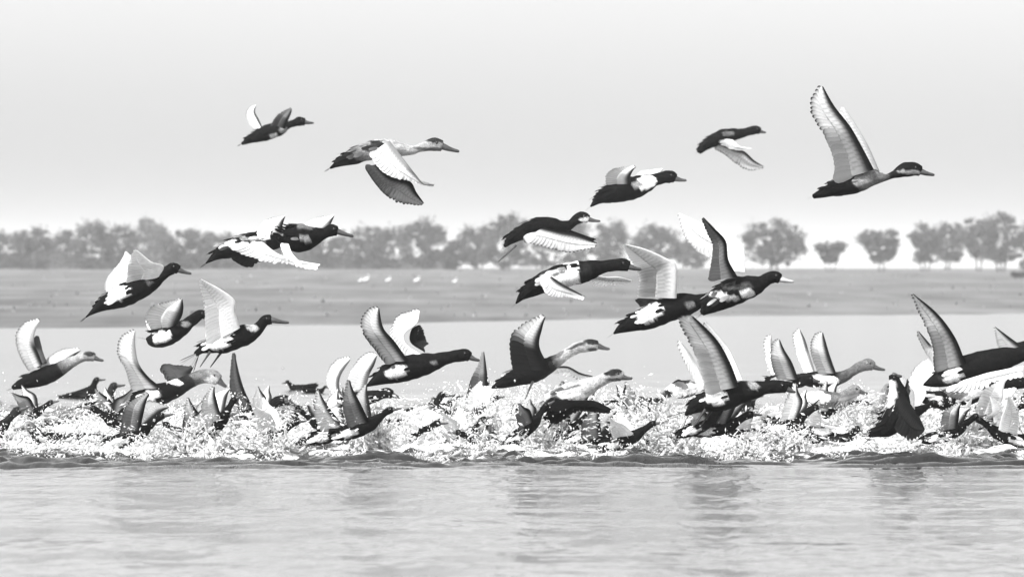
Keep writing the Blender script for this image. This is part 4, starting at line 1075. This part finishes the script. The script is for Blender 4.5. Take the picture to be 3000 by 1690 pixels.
clump = nrs.uniform(-40, 3040, 26)
for i in range(92):
    px = clump[nrs.randint(26)] + nrs.randn() * 45; D = nrs.uniform(40.9, 47.5)
    plume(px, D, nrs.uniform(35, 105) * (0.6 if px < 300 else 1), 60, 190, nrs.randn() * .3, .9)
for i in range(46):      # small splashes along the near edge
    plume(nrs.uniform(-20, 3020), nrs.uniform(39.4, 41.0), nrs.uniform(14, 48), nrs.uniform(20, 60), 90, nrs.randn() * .3, .95)
for (px, py, hp, wp, n, sz) in [(440, 1310, 120, 90, 420, 1.0), (500, 1290, 150, 80, 420, .9), (590, 1325, 120, 70, 380, .9), (690, 1300, 130, 60, 300, .9), (830, 1330, 110, 60, 300, 1.0),
                                (1100, 1325, 150, 60, 700, 1.3), (1150, 1315, 90, 90, 400, 1.1), (1320, 1300, 150, 60, 420, 1.0), (1420, 1290, 170, 90, 560, 1.0), (1510, 1270, 170, 80, 560, 1.0),
                                (1600, 1325, 130, 80, 560, 1.2), (1700, 1290, 150, 120, 700, 1.1), (1800, 1270, 150, 90, 560, 1.0), (1920, 1280, 150, 80, 600, 1.1), (1990, 1330, 130, 60, 700, 1.3),
                                (2230, 1330, 90, 80, 420, 1.1), (2330, 1330, 100, 60, 300, 1.1), (2500, 1270, 130, 90, 600, 1.1), (2560, 1250, 120, 60, 420, 1.1), (2740, 1270, 100, 60, 400, 1.0),
                                (2820, 1330, 150, 40, 640, 1.3), (2900, 1290, 140, 70, 600, 1.1), (2970, 1280, 150, 60, 560, 1.1), (60, 1325, 60, 90, 260, .9), (230, 1325, 70, 90, 260, .9), (650, 1330, 60, 80, 260, 1.0), (760, 1325, 60, 80, 260, 1.0)]:
    plume(px, max(41.9, Dwater(py)), hp, wp, int(n * 1.15), -.2, sz)
n = 5200      # fine drops hanging above the belt
D = nrs.uniform(40.5, 48, n); px = nrs.uniform(-50, 3050, n); B = .0018 * np.exp(nrs.randn(n) * .45)
DROPS.append((np.column_stack([(px - CX) / F * D, D, np.abs(nrs.randn(n)) * .11 + .01]), nrs.randn(n, 3) * B[:, None] * .4 + np.array([0, 0, 1]) * B[:, None] * 1.5, B))
octa('water_drops', np.vstack([q[0] for q in DROPS]), np.vstack([q[1] for q in DROPS]), np.hstack([q[2] for q in DROPS]), 'fine white drops thrown up by the running ducks')
def filaments():
    G = np.array(LIG); n = len(G); m = 7
    t = G[:, 5:6] + G[:, 6:7] * np.linspace(0, 1, m)[None]
    X = G[:, 0:1] + G[:, 2:3] * t; Y = G[:, 1:2] + G[:, 3:4] * t; Z = G[:, 4:5] * (2 * t - t * t)
    P = np.stack([X, Y, Z], -1) + nrs.randn(n, m, 3) * .004
    T = np.gradient(P, axis=1); T /= np.linalg.norm(T, axis=2)[..., None] + 1e-9
    u = np.cross(T, np.array([.3, 1, .2])); u /= np.linalg.norm(u, axis=2)[..., None] + 1e-9; v = np.cross(T, u)
    r = G[:, 7:8] * (np.linspace(1.3, .25, m)[None]) * np.exp(nrs.randn(n, m) * .35)
    V = np.stack([P + (u * math.cos(a) + v * math.sin(a)) * r[..., None] for a in (0, math.pi / 2, math.pi, 3 * math.pi / 2)], 2)
    idx = np.arange(n * m * 4).reshape(n, m, 4); q = []
    for k in range(4):
        k2 = (k + 1) % 4
        q.append(np.stack([idx[:, :-1, k], idx[:, :-1, k2], idx[:, 1:, k2], idx[:, 1:, k]], -1).reshape(-1, 4))
    o = link('water_jets', fast_mesh('water_jets', V.reshape(-1, 3), np.vstack(q), [M_SPRAY], True)); o['kind'] = 'stuff'; o['label'] = 'thin white jets and threads of splashed water'
filaments()
def curtains():
    V, Q = [], []; n0 = 0
    nu, nv = 19, 13
    U, T = np.meshgrid(np.linspace(-1, 1, nu), np.linspace(0, 1, nv))
    for (x0, y0_, w, h, lean) in CUR:
        a = nrs.uniform(-.7, .7); s = nrs.randint(1, 200)
        top = h * (.3 + 1.1 * vnoise(U * 4.5 + s, U * 0 + s * .7, 61) ** 1.5) * (1 - .7 * U ** 2)
        R_ = w * (1 - .35 * T) * U
        bulge = .05 * np.sin(U * 2.5 + s) + .03 * (vnoise(U * 4 + s, T * 4, 62) - .5)
        X = x0 + R_ * math.cos(a) + bulge * math.sin(a) + lean * top * T ** 1.5 + .02 * (vnoise(U * 5 + s, T * 6 + s, 63) - .5)
        Y = y0_ + R_ * math.sin(a) * .8 + bulge * math.cos(a)
        Z = top * T + .012 * (vnoise(U * 6 + s, T * 5, 64) - .5) - .01
        idx = n0 + np.arange(nu * nv).reshape(nv, nu)
        q = np.stack([idx[:-1, :-1], idx[:-1, 1:], idx[1:, 1:], idx[1:, :-1]], -1)
        keep = vnoise(U[:-1, :-1] * 8 + s, T[:-1, :-1] * 3.2 + s, 65) * .65 + .35 * vnoise(U[:-1, :-1] * 15 + s, T[:-1, :-1] * 12 + s, 66) + .12 * (1 - T[:-1, :-1]) > .5
        V.append(np.column_stack([X.ravel(), Y.ravel(), Z.ravel()])); Q.append(q[keep]); n0 += nu * nv
    o = link('water_curtains', fast_mesh('water_curtains', np.vstack(V), np.vstack(Q), [M_SPRAY], True)); o['kind'] = 'stuff'; o['label'] = 'torn white sheets of water kicked up under the ducks'
    sm = o.modifiers.new('thickness', 'SOLIDIFY'); sm.thickness = .003
    print('curtains', len(CUR), 'jets', len(LIG), 'drops', sum(len(q[2]) for q in DROPS))
curtains()
